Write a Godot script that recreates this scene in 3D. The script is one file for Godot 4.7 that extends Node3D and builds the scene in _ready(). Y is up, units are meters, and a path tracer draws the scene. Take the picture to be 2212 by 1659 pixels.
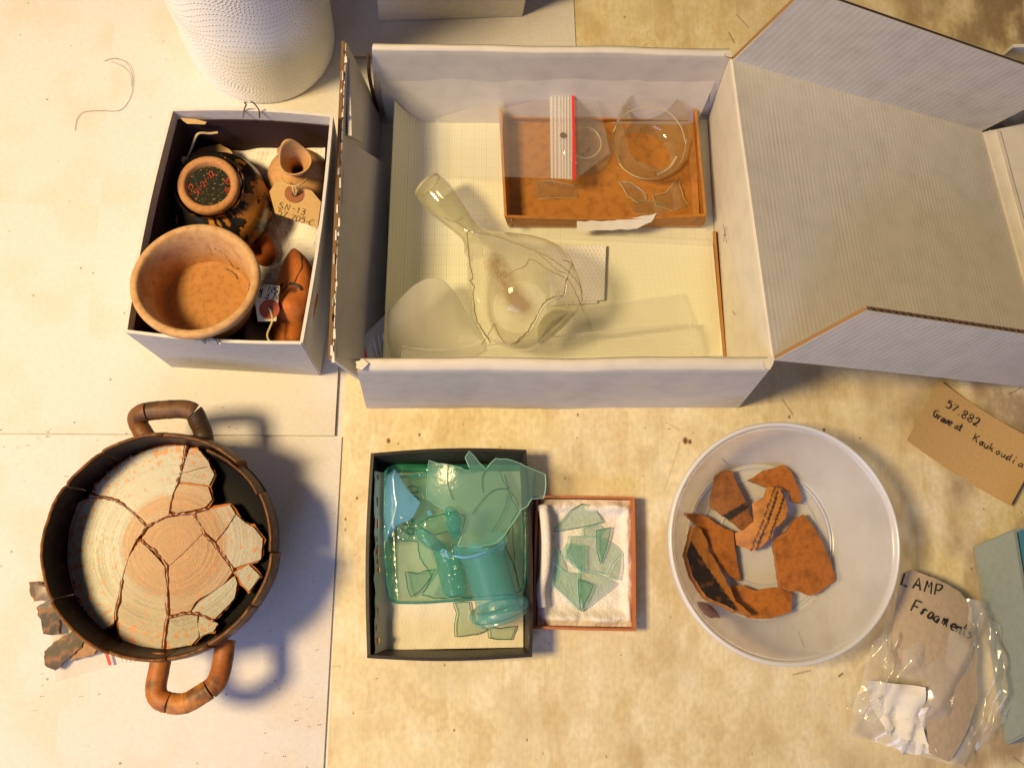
extends Node3D
# Archaeologist's worktable seen from above: boxes, pots, glass. Units are metres, y is up.

const EYE := 0.75            # camera height over the table
const FOCAL := 1900.0        # focal length in photo units (the photo is 2212 x 1659 of them)
const MID := Vector2(1106.0, 829.5)
var cam_basis := Basis()
var rng := RandomNumberGenerator.new()
var noise := FastNoiseLite.new()
var world_origin := {}
var M := {}

# ------------------------------------------------------------------ measuring the place
func set_lens() -> void:
	var up := Vector3(206.0, 320.5, 1900.0).normalized()     # the plumb line meets the photo at (900, 1150)
	var ex := (Vector3.RIGHT - up * up.x).normalized()
	var ez := ex.cross(up)
	cam_basis = Basis(Vector3(ex.x, up.x, ez.x), Vector3(ex.y, up.y, ez.y), Vector3(ex.z, up.z, ez.z))

func at(x: float, y: float, h: float = 0.0) -> Vector3:      # a point measured in the photo, at height h over the table
	var d := cam_basis * Vector3(x - MID.x, MID.y - y, -FOCAL)
	return Vector3(0, EYE, 0) + d * ((h - EYE) / d.y)

func px_at(x: float, y: float, h: float) -> float:           # metres per photo unit there
	return (at(x + 20, y, h).distance_to(at(x - 20, y, h)) + at(x, y + 20, h).distance_to(at(x, y - 20, h))) / 80.0

func atv(a: Array) -> Vector3:
	return at(a[0], a[1], a[2])

func lin(r: float, g: float, b: float, a: float = 1.0) -> Color:
	var c := Color(r, g, b, 1.0).linear_to_srgb()
	c.a = a
	return c

# ------------------------------------------------------------------ shapes
class Geo:
	var v := PackedVector3Array()
	var n := PackedVector3Array()
	var uv := PackedVector2Array()
	var c := PackedColorArray()
	var i := PackedInt32Array()
	var extra: Geo = null           # a second surface

	func vert(p: Vector3, nn: Vector3, u: Vector2 = Vector2.ZERO, col: Color = Color.WHITE) -> int:
		v.append(p)
		n.append(nn)
		uv.append(u)
		c.append(col)
		return v.size() - 1

	func tri(a: Vector3, b: Vector3, d: Vector3, col: Color = Color.WHITE) -> void:
		var nn := (d - a).cross(b - a).normalized()
		i.append_array(PackedInt32Array([vert(a, nn, Vector2.ZERO, col), vert(b, nn, Vector2(1, 0), col), vert(d, nn, Vector2(1, 1), col)]))

	func quad(a: Vector3, b: Vector3, d: Vector3, e: Vector3, col: Color = Color.WHITE) -> void:
		var nn := (d - a).cross(b - a).normalized()
		if nn == Vector3.ZERO:
			nn = (e - a).cross(d - a).normalized()
		var k := vert(a, nn, Vector2(0, 0), col)
		vert(b, nn, Vector2(1, 0), col)
		vert(d, nn, Vector2(1, 1), col)
		vert(e, nn, Vector2(0, 1), col)
		i.append_array(PackedInt32Array([k, k + 1, k + 2, k, k + 2, k + 3]))

	# rows of points, each row as long as the first; smooth normals; wrap closes every row on itself
	func grid(rows: Array, wrap: bool = false, colors: Array = [], flip: bool = false) -> void:
		var nr := rows.size()
		var nc: int = rows[0].size()
		var base := v.size()
		for r in nr:
			var row: PackedVector3Array = rows[r]
			for k in nc:
				var a: Vector3 = row[k - 1] if k > 0 else (row[nc - 2] if wrap else row[0])
				var b: Vector3 = row[k + 1] if k < nc - 1 else (row[1] if wrap else row[nc - 1])
				var up: Vector3 = rows[maxi(r - 1, 0)][k]
				var dn: Vector3 = rows[mini(r + 1, nr - 1)][k]
				if (b - a).length_squared() < 1e-14:          # a pole: lean on the next ring
					var near: PackedVector3Array = rows[r + 1 if r == 0 else r - 1]
					var opposite := (k + (nc - 1) / 2) % (nc - 1)
					var quarter := (k + (nc - 1) / 4) % (nc - 1)
					var three := (k + 3 * (nc - 1) / 4) % (nc - 1)
					b = near[quarter]
					a = near[three]
					up = near[k] if r > 0 else near[opposite]
					dn = near[opposite] if r > 0 else near[k]
				var nn := (b - a).cross(dn - up)
				if nn.length_squared() < 1e-18:
					nn = Vector3.UP
				nn = nn.normalized()
				if flip:
					nn = -nn
				vert(row[k], nn, Vector2(float(k) / (nc - 1), float(r) / (nr - 1)), colors[r][k] if colors else Color.WHITE)
		for r in nr - 1:
			for k in nc - 1:
				var a := base + r * nc + k
				var f := [a, a + nc, a + 1, a + 1, a + nc, a + nc + 1]
				if flip:
					f = [a, a + 1, a + nc, a + 1, a + nc + 1, a + nc]
				i.append_array(PackedInt32Array(f))

	func tube(path: Array, radii: Array, seg: int = 10, col: Color = Color.WHITE) -> void:
		var rows := []
		var cols := []
		var side := Vector3.ZERO
		for k in path.size():
			var t: Vector3 = (path[mini(k + 1, path.size() - 1)] - path[maxi(k - 1, 0)]).normalized()
			if side == Vector3.ZERO:
				side = t.cross(Vector3.UP if absf(t.y) < 0.9 else Vector3.RIGHT).normalized()
			side = (side - t * side.dot(t)).normalized()
			var other := t.cross(side)
			var row := PackedVector3Array()
			var crow := PackedColorArray()
			var rr: float = radii[mini(k, radii.size() - 1)]
			for j in seg + 1:
				var a := TAU * j / seg
				row.append(path[k] + (side * cos(a) + other * sin(a)) * rr)
				crow.append(col)
			rows.append(row)
			cols.append(crow)
		grid(rows, true, cols)
		for e in [0, path.size() - 1]:
			var row: PackedVector3Array = rows[e]
			for j in seg:
				tri(path[e], row[j], row[j + 1], col)

	func build() -> ArrayMesh:
		var m := ArrayMesh.new()
		var lo := Vector3.INF
		var hi := -Vector3.INF
		for g in [self, extra]:
			if g == null:
				continue
			for p in g.v:
				lo = lo.min(p)
				hi = hi.max(p)
		var base := Vector3((lo.x + hi.x) / 2, lo.y, (lo.z + hi.z) / 2)
		for g in [self, extra]:
			if g == null or g.v.is_empty():
				continue
			var arr := []
			arr.resize(Mesh.ARRAY_MAX)
			var moved := PackedVector3Array()
			moved.resize(g.v.size())
			for k in g.v.size():
				moved[k] = g.v[k] - base
			arr[Mesh.ARRAY_VERTEX] = moved
			arr[Mesh.ARRAY_NORMAL] = g.n
			arr[Mesh.ARRAY_TEX_UV] = g.uv
			arr[Mesh.ARRAY_COLOR] = g.c
			arr[Mesh.ARRAY_INDEX] = g.i
			m.add_surface_from_arrays(Mesh.PRIMITIVE_TRIANGLES, arr)
		m.set_meta("base", base)
		return m

# one named mesh; without a parent it is a top-level object and wants tag()
func obj(called: String, g: Geo, m, parent: Node3D = null) -> MeshInstance3D:
	var o := MeshInstance3D.new()
	o.name = called
	o.mesh = g.build()
	var base: Vector3 = o.mesh.get_meta("base")
	o.mesh.remove_meta("base")
	if m is Array:
		for k in mini(m.size(), o.mesh.get_surface_count()):
			o.mesh.surface_set_material(k, m[k])
	else:
		for k in o.mesh.get_surface_count():
			o.mesh.surface_set_material(k, m)
	place(o, base, parent)
	return o

func place(o: Node3D, base: Vector3, parent: Node3D = null) -> void:
	var up: Node3D = parent if parent else self
	o.name = numbered(up, o.name)
	up.add_child(o, true)
	o.position = base - (world_origin[parent] if parent else Vector3.ZERO)
	world_origin[o] = base

func numbered(up: Node, called: String) -> String:
	if not up.has_node(NodePath(called)):
		return called
	var k := 1
	while up.has_node(NodePath("%s_%03d" % [called, k])):
		k += 1
	return "%s_%03d" % [called, k]

func tag(o: Node3D, label: String, category: String, group: String = "") -> Node3D:
	o.set_meta("label", label)
	o.set_meta("category", category)
	if group:
		o.set_meta("group", group)
	return o

func thing(called: String, label: String, category: String, base: Vector3, group: String = "") -> Node3D:
	var o := Node3D.new()
	o.name = called
	place(o, base)
	return tag(o, label, category, group)

func struct(o: Node3D) -> Node3D:
	o.set_meta("kind", "structure")
	return o

func curve(pts: Array, n: int) -> Array:                     # a smooth path through the points
	var out := []
	for k in n + 1:
		var t := float(k) / n * (pts.size() - 1)
		var a := mini(int(t), pts.size() - 2)
		var f := t - a
		var p0: Vector3 = pts[maxi(a - 1, 0)]
		var p1: Vector3 = pts[a]
		var p2: Vector3 = pts[a + 1]
		var p3: Vector3 = pts[mini(a + 2, pts.size() - 1)]
		out.append(p1.cubic_interpolate(p2, p0, p3, f))
	return out

func path_at(list: Array, n: int) -> Array:
	var pts := []
	for a in list:
		pts.append(atv(a))
	return curve(pts, n)

# a sheet over four corners (p00 p10 p11 p01); waves it by amp, thickens it by thick
func patch(p: Array, nu: int, nv: int, thick: float = 0.0, amp: float = 0.0, freq: float = 20.0, warp = null) -> Geo:
	var g := Geo.new()
	var rows := []
	var across: Vector3 = (p[1] - p[0] + p[2] - p[3]).cross(p[3] - p[0] + p[2] - p[1]).normalized()
	var turned := across.y < 0
	if turned:
		across = -across
	for r in nv + 1:
		var row := PackedVector3Array()
		for k in nu + 1:
			var u := float(k) / nu
			var w := float(r) / nv
			var q: Vector3 = p[0].lerp(p[1], u).lerp(p[3].lerp(p[2], u), w)
			if amp > 0.0:
				q += across * amp * noise.get_noise_3d(q.x * freq * 100.0, q.y * freq * 100.0 + 31.0, q.z * freq * 100.0)
			if warp != null:
				q = warp.call(q, u, w, across)
			row.append(q)
		rows.append(row)
	if thick <= 0.0:
		g.grid(rows, false, [], turned)
		return g
	var tops := []
	var lows := []
	for r in rows.size():
		var a := PackedVector3Array()
		var b := PackedVector3Array()
		for k in nu + 1:
			a.append(rows[r][k] + across * thick / 2)
			b.append(rows[r][k] - across * thick / 2)
		tops.append(a)
		lows.append(b)
	g.grid(tops, false, [], turned)
	g.grid(lows, false, [], not turned)
	for k in nu:
		g.quad(tops[0][k], tops[0][k + 1], lows[0][k + 1], lows[0][k])
		g.quad(tops[nv][k], tops[nv][k + 1], lows[nv][k + 1], lows[nv][k])
	for r in nv:
		g.quad(tops[r][0], tops[r + 1][0], lows[r + 1][0], lows[r][0])
		g.quad(tops[r][nu], tops[r + 1][nu], lows[r + 1][nu], lows[r][nu])
	return g

# a broken piece: an outline in the photo at height h, thick, tilted and bent; top and bottom are surface 0, the broken edge surface 1
func sherd(outline: Array, h: float, thick: float, opt: Dictionary = {}) -> Geo:
	var jag: float = opt.get("jag", 0.0005)
	var step: float = opt.get("step", 0.004)
	var bend: Vector2 = opt.get("bend", Vector2.ZERO)         # curvature across x and z, 1/m
	var tilt: Vector2 = opt.get("tilt", Vector2.ZERO)
	var paint = opt.get("paint")
	var relief = opt.get("relief")
	var lip: float = opt.get("lip", 0.0)
	var edge_color: Color = opt.get("edge", Color.WHITE)
	var corners := PackedVector2Array()
	var mid := Vector2.ZERO
	for a in outline:
		var q := at(a[0], a[1], h)
		corners.append(Vector2(q.x, q.z))
		mid += Vector2(q.x, q.z) / outline.size()
	var line := PackedVector2Array()
	for k in corners.size():
		var a := corners[k]
		var b := corners[(k + 1) % corners.size()]
		var pieces := maxi(1, int(a.distance_to(b) / minf(step, 0.003)))
		for j in pieces:
			var q := a.lerp(b, float(j) / pieces)
			if jag > 0.0:
				q += Vector2(noise.get_noise_2d(q.x * 9000.0, q.y * 9000.0), noise.get_noise_2d(q.y * 9000.0 + 77.0, q.x * 9000.0)) * jag * 2.0
			line.append(q)
	if Geometry2D.is_polygon_clockwise(line):
		line.reverse()
	var pts := line.duplicate()
	var lo := Vector2.INF
	var hi := -Vector2.INF
	for q in line:
		lo = lo.min(q)
		hi = hi.max(q)
	var inner := Geometry2D.offset_polygon(line, -step * 0.45)
	var x := lo.x
	while x < hi.x:
		var z := lo.y
		while z < hi.y:
			var q := Vector2(x, z) + Vector2(rng.randf() - 0.5, rng.randf() - 0.5) * step * 0.3
			for ring in inner:
				if Geometry2D.is_point_in_polygon(q, ring):
					pts.append(q)
					break
			z += step
		x += step
	var rise := func(q: Vector2) -> float:
		var d := q - mid
		var y := h + d.x * tilt.x + d.y * tilt.y + bend.x * d.x * d.x + bend.y * d.y * d.y
		if relief != null:
			y += relief.call(q)
		return y
	var g := Geo.new()
	g.extra = Geo.new()
	for side in [1, -1]:
		var base := g.v.size()
		for q in pts:
			var e := 0.0005
			var nn := Vector3(-(rise.call(q + Vector2(e, 0)) - rise.call(q - Vector2(e, 0))) / (2 * e), 1, -(rise.call(q + Vector2(0, e)) - rise.call(q - Vector2(0, e))) / (2 * e)).normalized()
			var col: Color = paint.call(q - mid, side) if paint != null else Color.WHITE
			g.vert(Vector3(q.x, rise.call(q), q.y) + nn * thick * 0.5 * side, nn * side, (q - lo) / maxf(hi.x - lo.x, hi.y - lo.y), col)
		var tris := Geometry2D.triangulate_delaunay(pts)
		for k in range(0, tris.size(), 3):
			var a := tris[k]
			var b := tris[k + 1]
			var d := tris[k + 2]
			if not Geometry2D.is_point_in_polygon((pts[a] + pts[b] + pts[d]) / 3.0, line):
				continue
			var turn := (pts[b] - pts[a]).cross(pts[d] - pts[a])
			if absf(turn) < 1e-12:
				continue
			if (turn > 0) == (side > 0):
				g.i.append_array(PackedInt32Array([base + a, base + b, base + d]))
			else:
				g.i.append_array(PackedInt32Array([base + a, base + d, base + b]))
	var low := pts.size()
	for k in line.size():
		var j := (k + 1) % line.size()
		if lip > 0.0:
			var ta := (line[(k + 1) % line.size()] - line[k - 1]).normalized() * lip
			var tb := (line[(j + 1) % line.size()] - line[j - 1]).normalized() * lip
			var ma := (g.v[k] + g.v[low + k]) / 2.0 + Vector3(ta.y, 0, -ta.x)
			var mb := (g.v[j] + g.v[low + j]) / 2.0 + Vector3(tb.y, 0, -tb.x)
			g.extra.quad(g.v[k], ma, mb, g.v[j], edge_color)
			g.extra.quad(ma, g.v[low + k], g.v[low + j], mb, edge_color)
		else:
			g.extra.quad(g.v[k], g.v[low + k], g.v[low + j], g.v[j], edge_color)
	return g

# turn a profile of (radius, distance along the axis) round an axis
func lathe(profile: Array, base: Vector3, axis: Vector3, seg: int = 64, shape = null, paint = null, from: float = 0.0, to: float = TAU) -> Geo:
	var g := Geo.new()
	axis = axis.normalized()
	var ex := axis.cross(Vector3.BACK if absf(axis.z) < 0.9 else Vector3.RIGHT).normalized()
	var ez := ex.cross(axis)
	if axis.y > 0.95:
		ex = (Vector3.RIGHT - axis * axis.x).normalized()
		ez = ex.cross(axis)
	var rows := []
	var cols := []
	for r in profile.size():
		var row := PackedVector3Array()
		var crow := PackedColorArray()
		for k in seg + 1:
			var a := lerpf(from, to, float(k) / seg)
			var pr: Vector2 = profile[r]
			if shape != null:
				pr = shape.call(pr, a, r)
			row.append(base + axis * pr.y + (ex * cos(a) + ez * sin(a)) * pr.x)
			crow.append(paint.call(pr, a, r) if paint != null else Color.WHITE)
		rows.append(row)
		cols.append(crow)
	g.grid(rows, to - from > TAU - 0.001, cols)
	return g

func smooth_profile(pts: Array, n: int) -> Array:
	var v3 := []
	for p in pts:
		v3.append(Vector3(p.x, p.y, 0))
	var out := []
	for q in curve(v3, n):
		out.append(Vector2(maxf(q.x, 0.0), q.y))
	return out

# ------------------------------------------------------------------ handwriting: pen strokes on a 6 x 8 grid, laid as ink ribbons
const PEN := {
	"0": "~38 17 04 11 30 51 64 57 38", "1": "16 38 30", "2": "~06 18 48 56 43 00 30 60", "3": "~07 28 57 45 24 45 62 40 10 01", "5": "58 18|~18 05 36 64 62 40 00", "6": "~58 25 02 20 50 63 44 13",
	"7": "07 68 20", "8": "~34 06 18 48 56 34 02 20 40 62 34", "9": "~64 45 15 07 28 58 66 40", "S": "~57 38 17 05 34 62 40 10 01", "N": "00 08 60 68", "C": "~67 38 06 02 30 61", "F": "00 08|08 58|04 44",
	"I": "30 38", "L": "08 00 50", "A": "00 38 60|13 53", "M": "00 18 34 58 60", "P": "00 08|~08 58 56 34 04", "G": "~57 38 06 02 30 53 54|34 64|54 40", "K": "00 08|58 03|24 60",
	"a": "~44 24 01 20 42 44 41 60", "r": "~04 12 00 14 34 44", "v": "~04 20 44 54", "e": "~02 42 44 24 02 20 50", "t": "28 20 40|05 45", "o": "~24 02 20 42 24 54", "u": "~04 01 20 42 44 41 50",
	"k": "08 00|44 02|13 50", "d": "~44 24 01 20 42|48 41 60", "i": "04 00 20|06 17", "g": "~44 24 02 20 43 40 20", "m": "~00 04 13 24 20 34 44 40 50", "n": "~04 00 03 24 44 40 50", "s": "~44 14 23 42 20 00",
	".": "20 31", "-": "14 54", " ": "",
}

func write_ink(words: String, origin: Vector3, ex: Vector3, ey: Vector3, size: float, pen: float, on = null, seed_: int = 1, gap: float = 1.2) -> Geo:
	var g := Geo.new()
	var r := RandomNumberGenerator.new()
	r.seed = seed_
	ex = ex.normalized()
	ey = (ey - ex * ey.dot(ex)).normalized()
	var up := ex.cross(ey)
	if up.y < 0:
		up = -up
	var x := 0.0
	var unit := size / 8.0
	for ch in words:
		var lift := r.randf_range(-0.4, 0.4)
		for stroke in String(PEN.get(ch, "")).split("|", false):
			var press := r.randf_range(0.8, 1.25)
			var soft := stroke.begins_with("~")
			var pts := []
			for two in stroke.trim_prefix("~").split(" ", false):
				pts.append(Vector3(x + (two[0].to_int() + two[1].to_int() * 0.12) * unit * 0.82, (two[1].to_int() + lift) * unit, 0) + Vector3(r.randf_range(-0.2, 0.2), r.randf_range(-0.2, 0.2), 0) * unit)
			if soft and pts.size() > 2:
				pts = curve(pts, pts.size() * 4)
			var left := []
			var right := []
			for k in pts.size():
				var t: Vector3 = (pts[mini(k + 1, pts.size() - 1)] - pts[maxi(k - 1, 0)]).normalized()
				var w := Vector3(-t.y, t.x, 0) * pen * 0.5 * press * r.randf_range(0.85, 1.15) * (0.6 + 0.5 * sin(PI * (k + 0.5) / pts.size()))
				for s in [1, -1]:
					var q: Vector3 = pts[k] + w * s
					var p := origin + ex * q.x + ey * q.y
					p = on.call(p) if on != null else p + up * 0.0003
					(left if s > 0 else right).append(p)
			for k in pts.size() - 1:
				g.quad(left[k], left[k + 1], right[k + 1], right[k])
		x += unit * (6.0 if ch != " " else 4.0) * gap * (0.75 if ch in "aeoruvnsit.-I1" else 1.0)
	return g

# ------------------------------------------------------------------ materials
func noise_map(seed_: int, freq: float, stops: Array, colors: Array, size: int = 512, octaves: int = 4, kind: int = FastNoiseLite.TYPE_SIMPLEX_SMOOTH) -> NoiseTexture2D:
	var t := NoiseTexture2D.new()
	t.width = size
	t.height = size
	t.seamless = true
	var f := FastNoiseLite.new()
	f.seed = seed_
	f.frequency = freq
	f.noise_type = kind
	f.fractal_octaves = octaves
	t.noise = f
	var ramp := Gradient.new()
	ramp.offsets = PackedFloat32Array(stops)
	ramp.colors = PackedColorArray(colors)
	t.color_ramp = ramp
	return t

func grey(a: float) -> Color:
	return Color(a, a, a)

func mat(called: String, color: Color, rough: float = 0.8, opt: Dictionary = {}) -> StandardMaterial3D:
	var m := StandardMaterial3D.new()
	m.resource_name = called
	m.albedo_color = color
	m.roughness = rough
	m.metallic_specular = opt.get("specular", 0.5)
	if opt.has("map"):
		m.albedo_texture = opt.map
	if opt.has("bump"):
		m.heightmap_enabled = true
		m.heightmap_texture = opt.bump
		m.heightmap_scale = opt.get("relief", 0.05)
	if opt.has("tile"):
		m.uv1_triplanar = true
		m.uv1_scale = Vector3.ONE * float(opt.tile)
	if opt.get("vertex", false):
		m.vertex_color_use_as_albedo = true
	if opt.has("coat"):
		m.clearcoat_enabled = true
		m.clearcoat = opt.coat
		m.clearcoat_roughness = opt.get("coat_rough", 0.2)
	if color.a < 1.0:
		m.transparency = BaseMaterial3D.TRANSPARENCY_ALPHA
	if opt.has("backlight"):
		m.backlight_enabled = true
		m.backlight = opt.backlight
	M[called] = m
	return m

func make_materials() -> void:
	var fibre := noise_map(3, 0.03, [0.0, 0.5, 1.0], [grey(0.93), grey(0.98), grey(1.0)])
	var fine := noise_map(4, 0.12, [0.0, 1.0], [grey(0.0), grey(1.0)], 512, 3)
	var lumps := noise_map(5, 0.035, [0.0, 1.0], [grey(0.0), grey(1.0)], 512, 4)
	var clay_map := noise_map(6, 0.025, [0.0, 0.35, 0.6, 1.0], [Color(0.84, 0.78, 0.70), Color(0.95, 0.93, 0.90), Color(1, 1, 1), Color(1, 0.95, 0.87)], 512, 5)
	var soil := noise_map(8, 0.02, [0.0, 0.42, 0.6, 1.0], [Color(0.90, 0.86, 0.80), Color(0.965, 0.95, 0.93), Color(1, 1, 1), Color(1, 0.99, 0.97)], 512, 5)
	M.fine = fine
	M.lumps = lumps
	mat("white_card", lin(0.70, 0.68, 0.65), 0.7, {"map": fibre, "tile": 7.0, "bump": lumps, "relief": 0.012})
	mat("mailer_card", lin(0.72, 0.69, 0.63), 0.75, {"map": fibre, "tile": 2.6, "bump": fine, "relief": 0.003})
	mat("kraft_edge", lin(0.30, 0.17, 0.075), 0.9, {"map": fibre, "tile": 30.0})
	mat("kraft_dark", lin(0.07, 0.035, 0.018), 0.95)
	mat("maroon", lin(0.035, 0.012, 0.016), 0.8, {"map": soil, "tile": 9.0})
	mat("tray_card", lin(0.42, 0.175, 0.024), 0.6, {"map": clay_map, "tile": 7.0, "bump": fine, "relief": 0.015})
	mat("orange_card", lin(0.50, 0.17, 0.06), 0.7, {"map": fibre, "tile": 9.0})
	mat("black_card", lin(0.022, 0.018, 0.017), 0.5, {"map": fibre, "tile": 9.0, "bump": lumps, "relief": 0.01})
	mat("paper", lin(0.74, 0.72, 0.66), 0.7, {"map": fibre, "tile": 5.0, "bump": lumps, "relief": 0.02})
	mat("tag_paper", lin(0.56, 0.37, 0.155), 0.75, {"map": fibre, "tile": 18.0, "bump": fine, "relief": 0.01})
	mat("cream_tag", lin(0.62, 0.55, 0.36), 0.75, {"map": fibre, "tile": 18.0})
	mat("ring_red", lin(0.33, 0.06, 0.02), 0.7)
	mat("ring_brown", lin(0.30, 0.11, 0.04), 0.7)
	mat("string", lin(0.58, 0.46, 0.22), 0.9, {"bump": fine, "relief": 0.02, "tile": 60.0})
	mat("wire", lin(0.30, 0.28, 0.25), 0.3)
	M.wire.metallic = 0.9
	mat("ink", lin(0.018, 0.018, 0.024), 0.6)
	mat("ink_blue", lin(0.02, 0.02, 0.10), 0.6)
	mat("ink_red", lin(0.38, 0.03, 0.01), 0.6)
	mat("clay", lin(0.50, 0.25, 0.10), 0.85, {"map": clay_map, "tile": 16.0, "bump": fine, "relief": 0.02, "vertex": true})
	mat("pale_clay", lin(0.58, 0.385, 0.205), 0.85, {"map": clay_map, "tile": 13.0, "bump": fine, "relief": 0.02, "vertex": true})
	mat("red_clay", lin(0.50, 0.16, 0.03), 0.8, {"map": clay_map, "tile": 18.0, "bump": fine, "relief": 0.02, "vertex": true})
	mat("painted", lin(1, 1, 1), 0.55, {"map": clay_map, "tile": 14.0, "vertex": true, "bump": fine, "relief": 0.012})
	mat("glazed", lin(1, 1, 1), 0.24, {"map": clay_map, "tile": 14.0, "vertex": true, "bump": fine, "relief": 0.006})
	mat("glue", lin(0.17, 0.050, 0.014), 0.3)
	mat("crack", lin(0.07, 0.04, 0.02), 0.9)
	mat("glass_crack", lin(0.22, 0.17, 0.07), 0.5)
	mat("crack_face", lin(0.85, 0.80, 0.60, 0.75), 0.15)
	mat("weathered_glass", lin(0.95, 0.91, 0.72, 0.13), 0.34, {"specular": 0.6})
	# glass and film: smooth panes that let most of the light through
	mat("shard_glass", lin(0.36, 0.30, 0.13, 0.12), 0.06, {"specular": 0.7})
	mat("clear_glass", lin(0.32, 0.28, 0.13, 0.26), 0.06, {"specular": 0.6})
	mat("clear_edge", lin(0.62, 0.58, 0.36, 0.6), 0.1)
	mat("green_glass", lin(0.05, 0.44, 0.24, 0.18), 0.07, {"specular": 0.5, "bump": lumps, "relief": 0.06, "tile": 8.0})
	mat("pale_green_glass", lin(0.10, 0.46, 0.26, 0.13), 0.1, {"specular": 0.5, "bump": lumps, "relief": 0.05, "tile": 8.0})
	mat("teal_glass", lin(0.02, 0.36, 0.30, 0.32), 0.06, {"specular": 0.7, "bump": lumps, "relief": 0.05, "tile": 12.0})
	mat("aqua_glass", lin(0.12, 0.44, 0.44, 0.34), 0.16, {"specular": 0.6})
	mat("blue_glass", lin(0.16, 0.48, 0.80, 0.62), 0.12, {"specular": 0.7})
	mat("green_edge", lin(0.0, 0.17, 0.12, 0.85), 0.1)
	mat("pale_edge", lin(0.35, 0.70, 0.58, 0.8), 0.1)
	mat("film", lin(0.85, 0.85, 0.80, 0.10), 0.16, {"specular": 0.5})
	mat("film_thick", lin(0.85, 0.85, 0.82, 0.30), 0.22, {"specular": 0.5})
	mat("red_line", lin(0.75, 0.03, 0.02), 0.4)
	mat("tub_plastic", lin(0.72, 0.77, 0.92, 0.42), 0.22, {"specular": 0.5})
	mat("tub_rim", lin(0.74, 0.78, 0.88, 0.72), 0.24, {"specular": 0.55})
	mat("cotton", lin(0.78, 0.74, 0.70), 0.95, {"bump": lumps, "relief": 0.06, "tile": 16.0})
	mat("foam", lin(0.76, 0.71, 0.60), 0.9, {"bump": fine, "relief": 0.035, "tile": 9.0})
	mat("pale_teal", lin(0.27, 0.33, 0.31), 0.75, {"map": fibre, "tile": 8.0})
	mat("teal_card", lin(0.05, 0.20, 0.30), 0.7)
	mat("stain", lin(0.24, 0.095, 0.015, 0.99), 0.9, {"vertex": true})
	mat("graph_paper", lin(0.80, 0.80, 0.68), 0.7, {"map": graph_map()})
	mat("towel", lin(0.80, 0.79, 0.76), 0.95, {"bump": dimple_map(512, 20), "relief": 0.07, "tile": 14.0})
	mat("towel_roll", lin(0.86, 0.87, 0.88), 0.95, {"bump": wave_dots(), "relief": 0.10})
	M.towel_roll.uv1_scale = Vector3(3.0, 2.0, 1.0)
	mat("cup_floor", lin(1, 1, 1), 0.36, {"vertex": true, "bump": fine, "relief": 0.008, "tile": 20.0, "specular": 0.5})
	M.cup_floor.metallic = 0.06
	mat("flask_glass", lin(0.66, 0.60, 0.28, 0.15), 0.05, {"specular": 0.8})
	mat("neck_glass", lin(0.42, 0.42, 0.13, 0.20), 0.08, {"specular": 0.6})
	mat("flask_dark", lin(0.16, 0.14, 0.04, 0.24), 0.2, {"specular": 0.6})
	mat("frosted_aqua", lin(0.09, 0.40, 0.41, 0.44), 0.28, {"specular": 0.6, "bump": fine, "relief": 0.02, "tile": 9.0})
	mat("film_mid", lin(0.80, 0.79, 0.68, 0.15), 0.15, {"specular": 0.6})
	mat("rim_glaze", lin(1, 1, 1), 0.42, {"vertex": true, "specular": 0.3, "bump": fine, "relief": 0.006, "tile": 14.0})
	mat("dark_glaze", lin(1, 1, 1), 0.5, {"vertex": true, "specular": 0.2})
	mat("aqua_pale", lin(0.28, 0.60, 0.54, 0.13), 0.16, {"specular": 0.22, "bump": lumps, "relief": 0.022, "tile": 7.0})
	mat("green_line", lin(0.02, 0.12, 0.09), 0.4)
	mat("hole_grey", lin(0.16, 0.13, 0.09), 0.6)
	mat("film_milky", lin(0.90, 0.89, 0.82, 0.34), 0.22)
	mat("film_milky2", lin(0.86, 0.85, 0.83, 0.27), 0.14, {"specular": 0.8})
	mat("packet_paper", lin(0.50, 0.40, 0.28), 0.7, {"map": fibre, "tile": 8.0, "bump": lumps, "relief": 0.03})
	mat("hair_grey", lin(0.10, 0.10, 0.09), 0.6)
	mat("crumb", lin(0.05, 0.03, 0.018), 0.9)
	mat("table_board", Color.WHITE, 0.5, {"map": board_map(), "bump": fine, "relief": 0.004})
	mat("table_paper", Color.WHITE, 0.8, {"map": sheet_map(11)})
	mat("lower_paper", Color.WHITE, 0.8, {"map": sheet_map(12)})

func graph_map() -> ImageTexture:
	var im := Image.create(1024, 1024, false, Image.FORMAT_RGB8)
	im.fill(Color(1, 1, 1))
	for k in 128:
		var tone := Color(0.93, 0.95, 0.90) if k % 5 else Color(0.86, 0.90, 0.84)
		im.fill_rect(Rect2i(k * 8, 0, 2, 1024), tone)
		im.fill_rect(Rect2i(0, k * 8, 1024, 2), tone)
	return ImageTexture.create_from_image(im)

func dot(im: Image, x: float, y: float, r: float, peak: float, wrap: bool = true) -> void:
	var w := im.get_width()
	var h := im.get_height()
	for j in range(int(y - r), int(y + r) + 1):
		for k in range(int(x - r), int(x + r) + 1):
			var d := Vector2(k - x, j - y).length() / r
			if d < 1.0:
				var a := posmod(k, w) if wrap else k
				var b := posmod(j, h) if wrap else j
				if a < 0 or b < 0 or a >= w or b >= h:
					continue
				var now := im.get_pixel(a, b).r
				im.set_pixel(a, b, grey(clampf(now + peak * (1.0 - d * d), 0, 1)))

func dimple_map(size: int, n: int) -> ImageTexture:
	var im := Image.create(size, size, false, Image.FORMAT_L8)
	im.fill(grey(0.35))
	var s := float(size) / n
	for j in n:
		for k in n:
			dot(im, (k + 0.5 * (j % 2)) * s, j * s, s * 0.36, 0.55)
	return ImageTexture.create_from_image(im)

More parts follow.
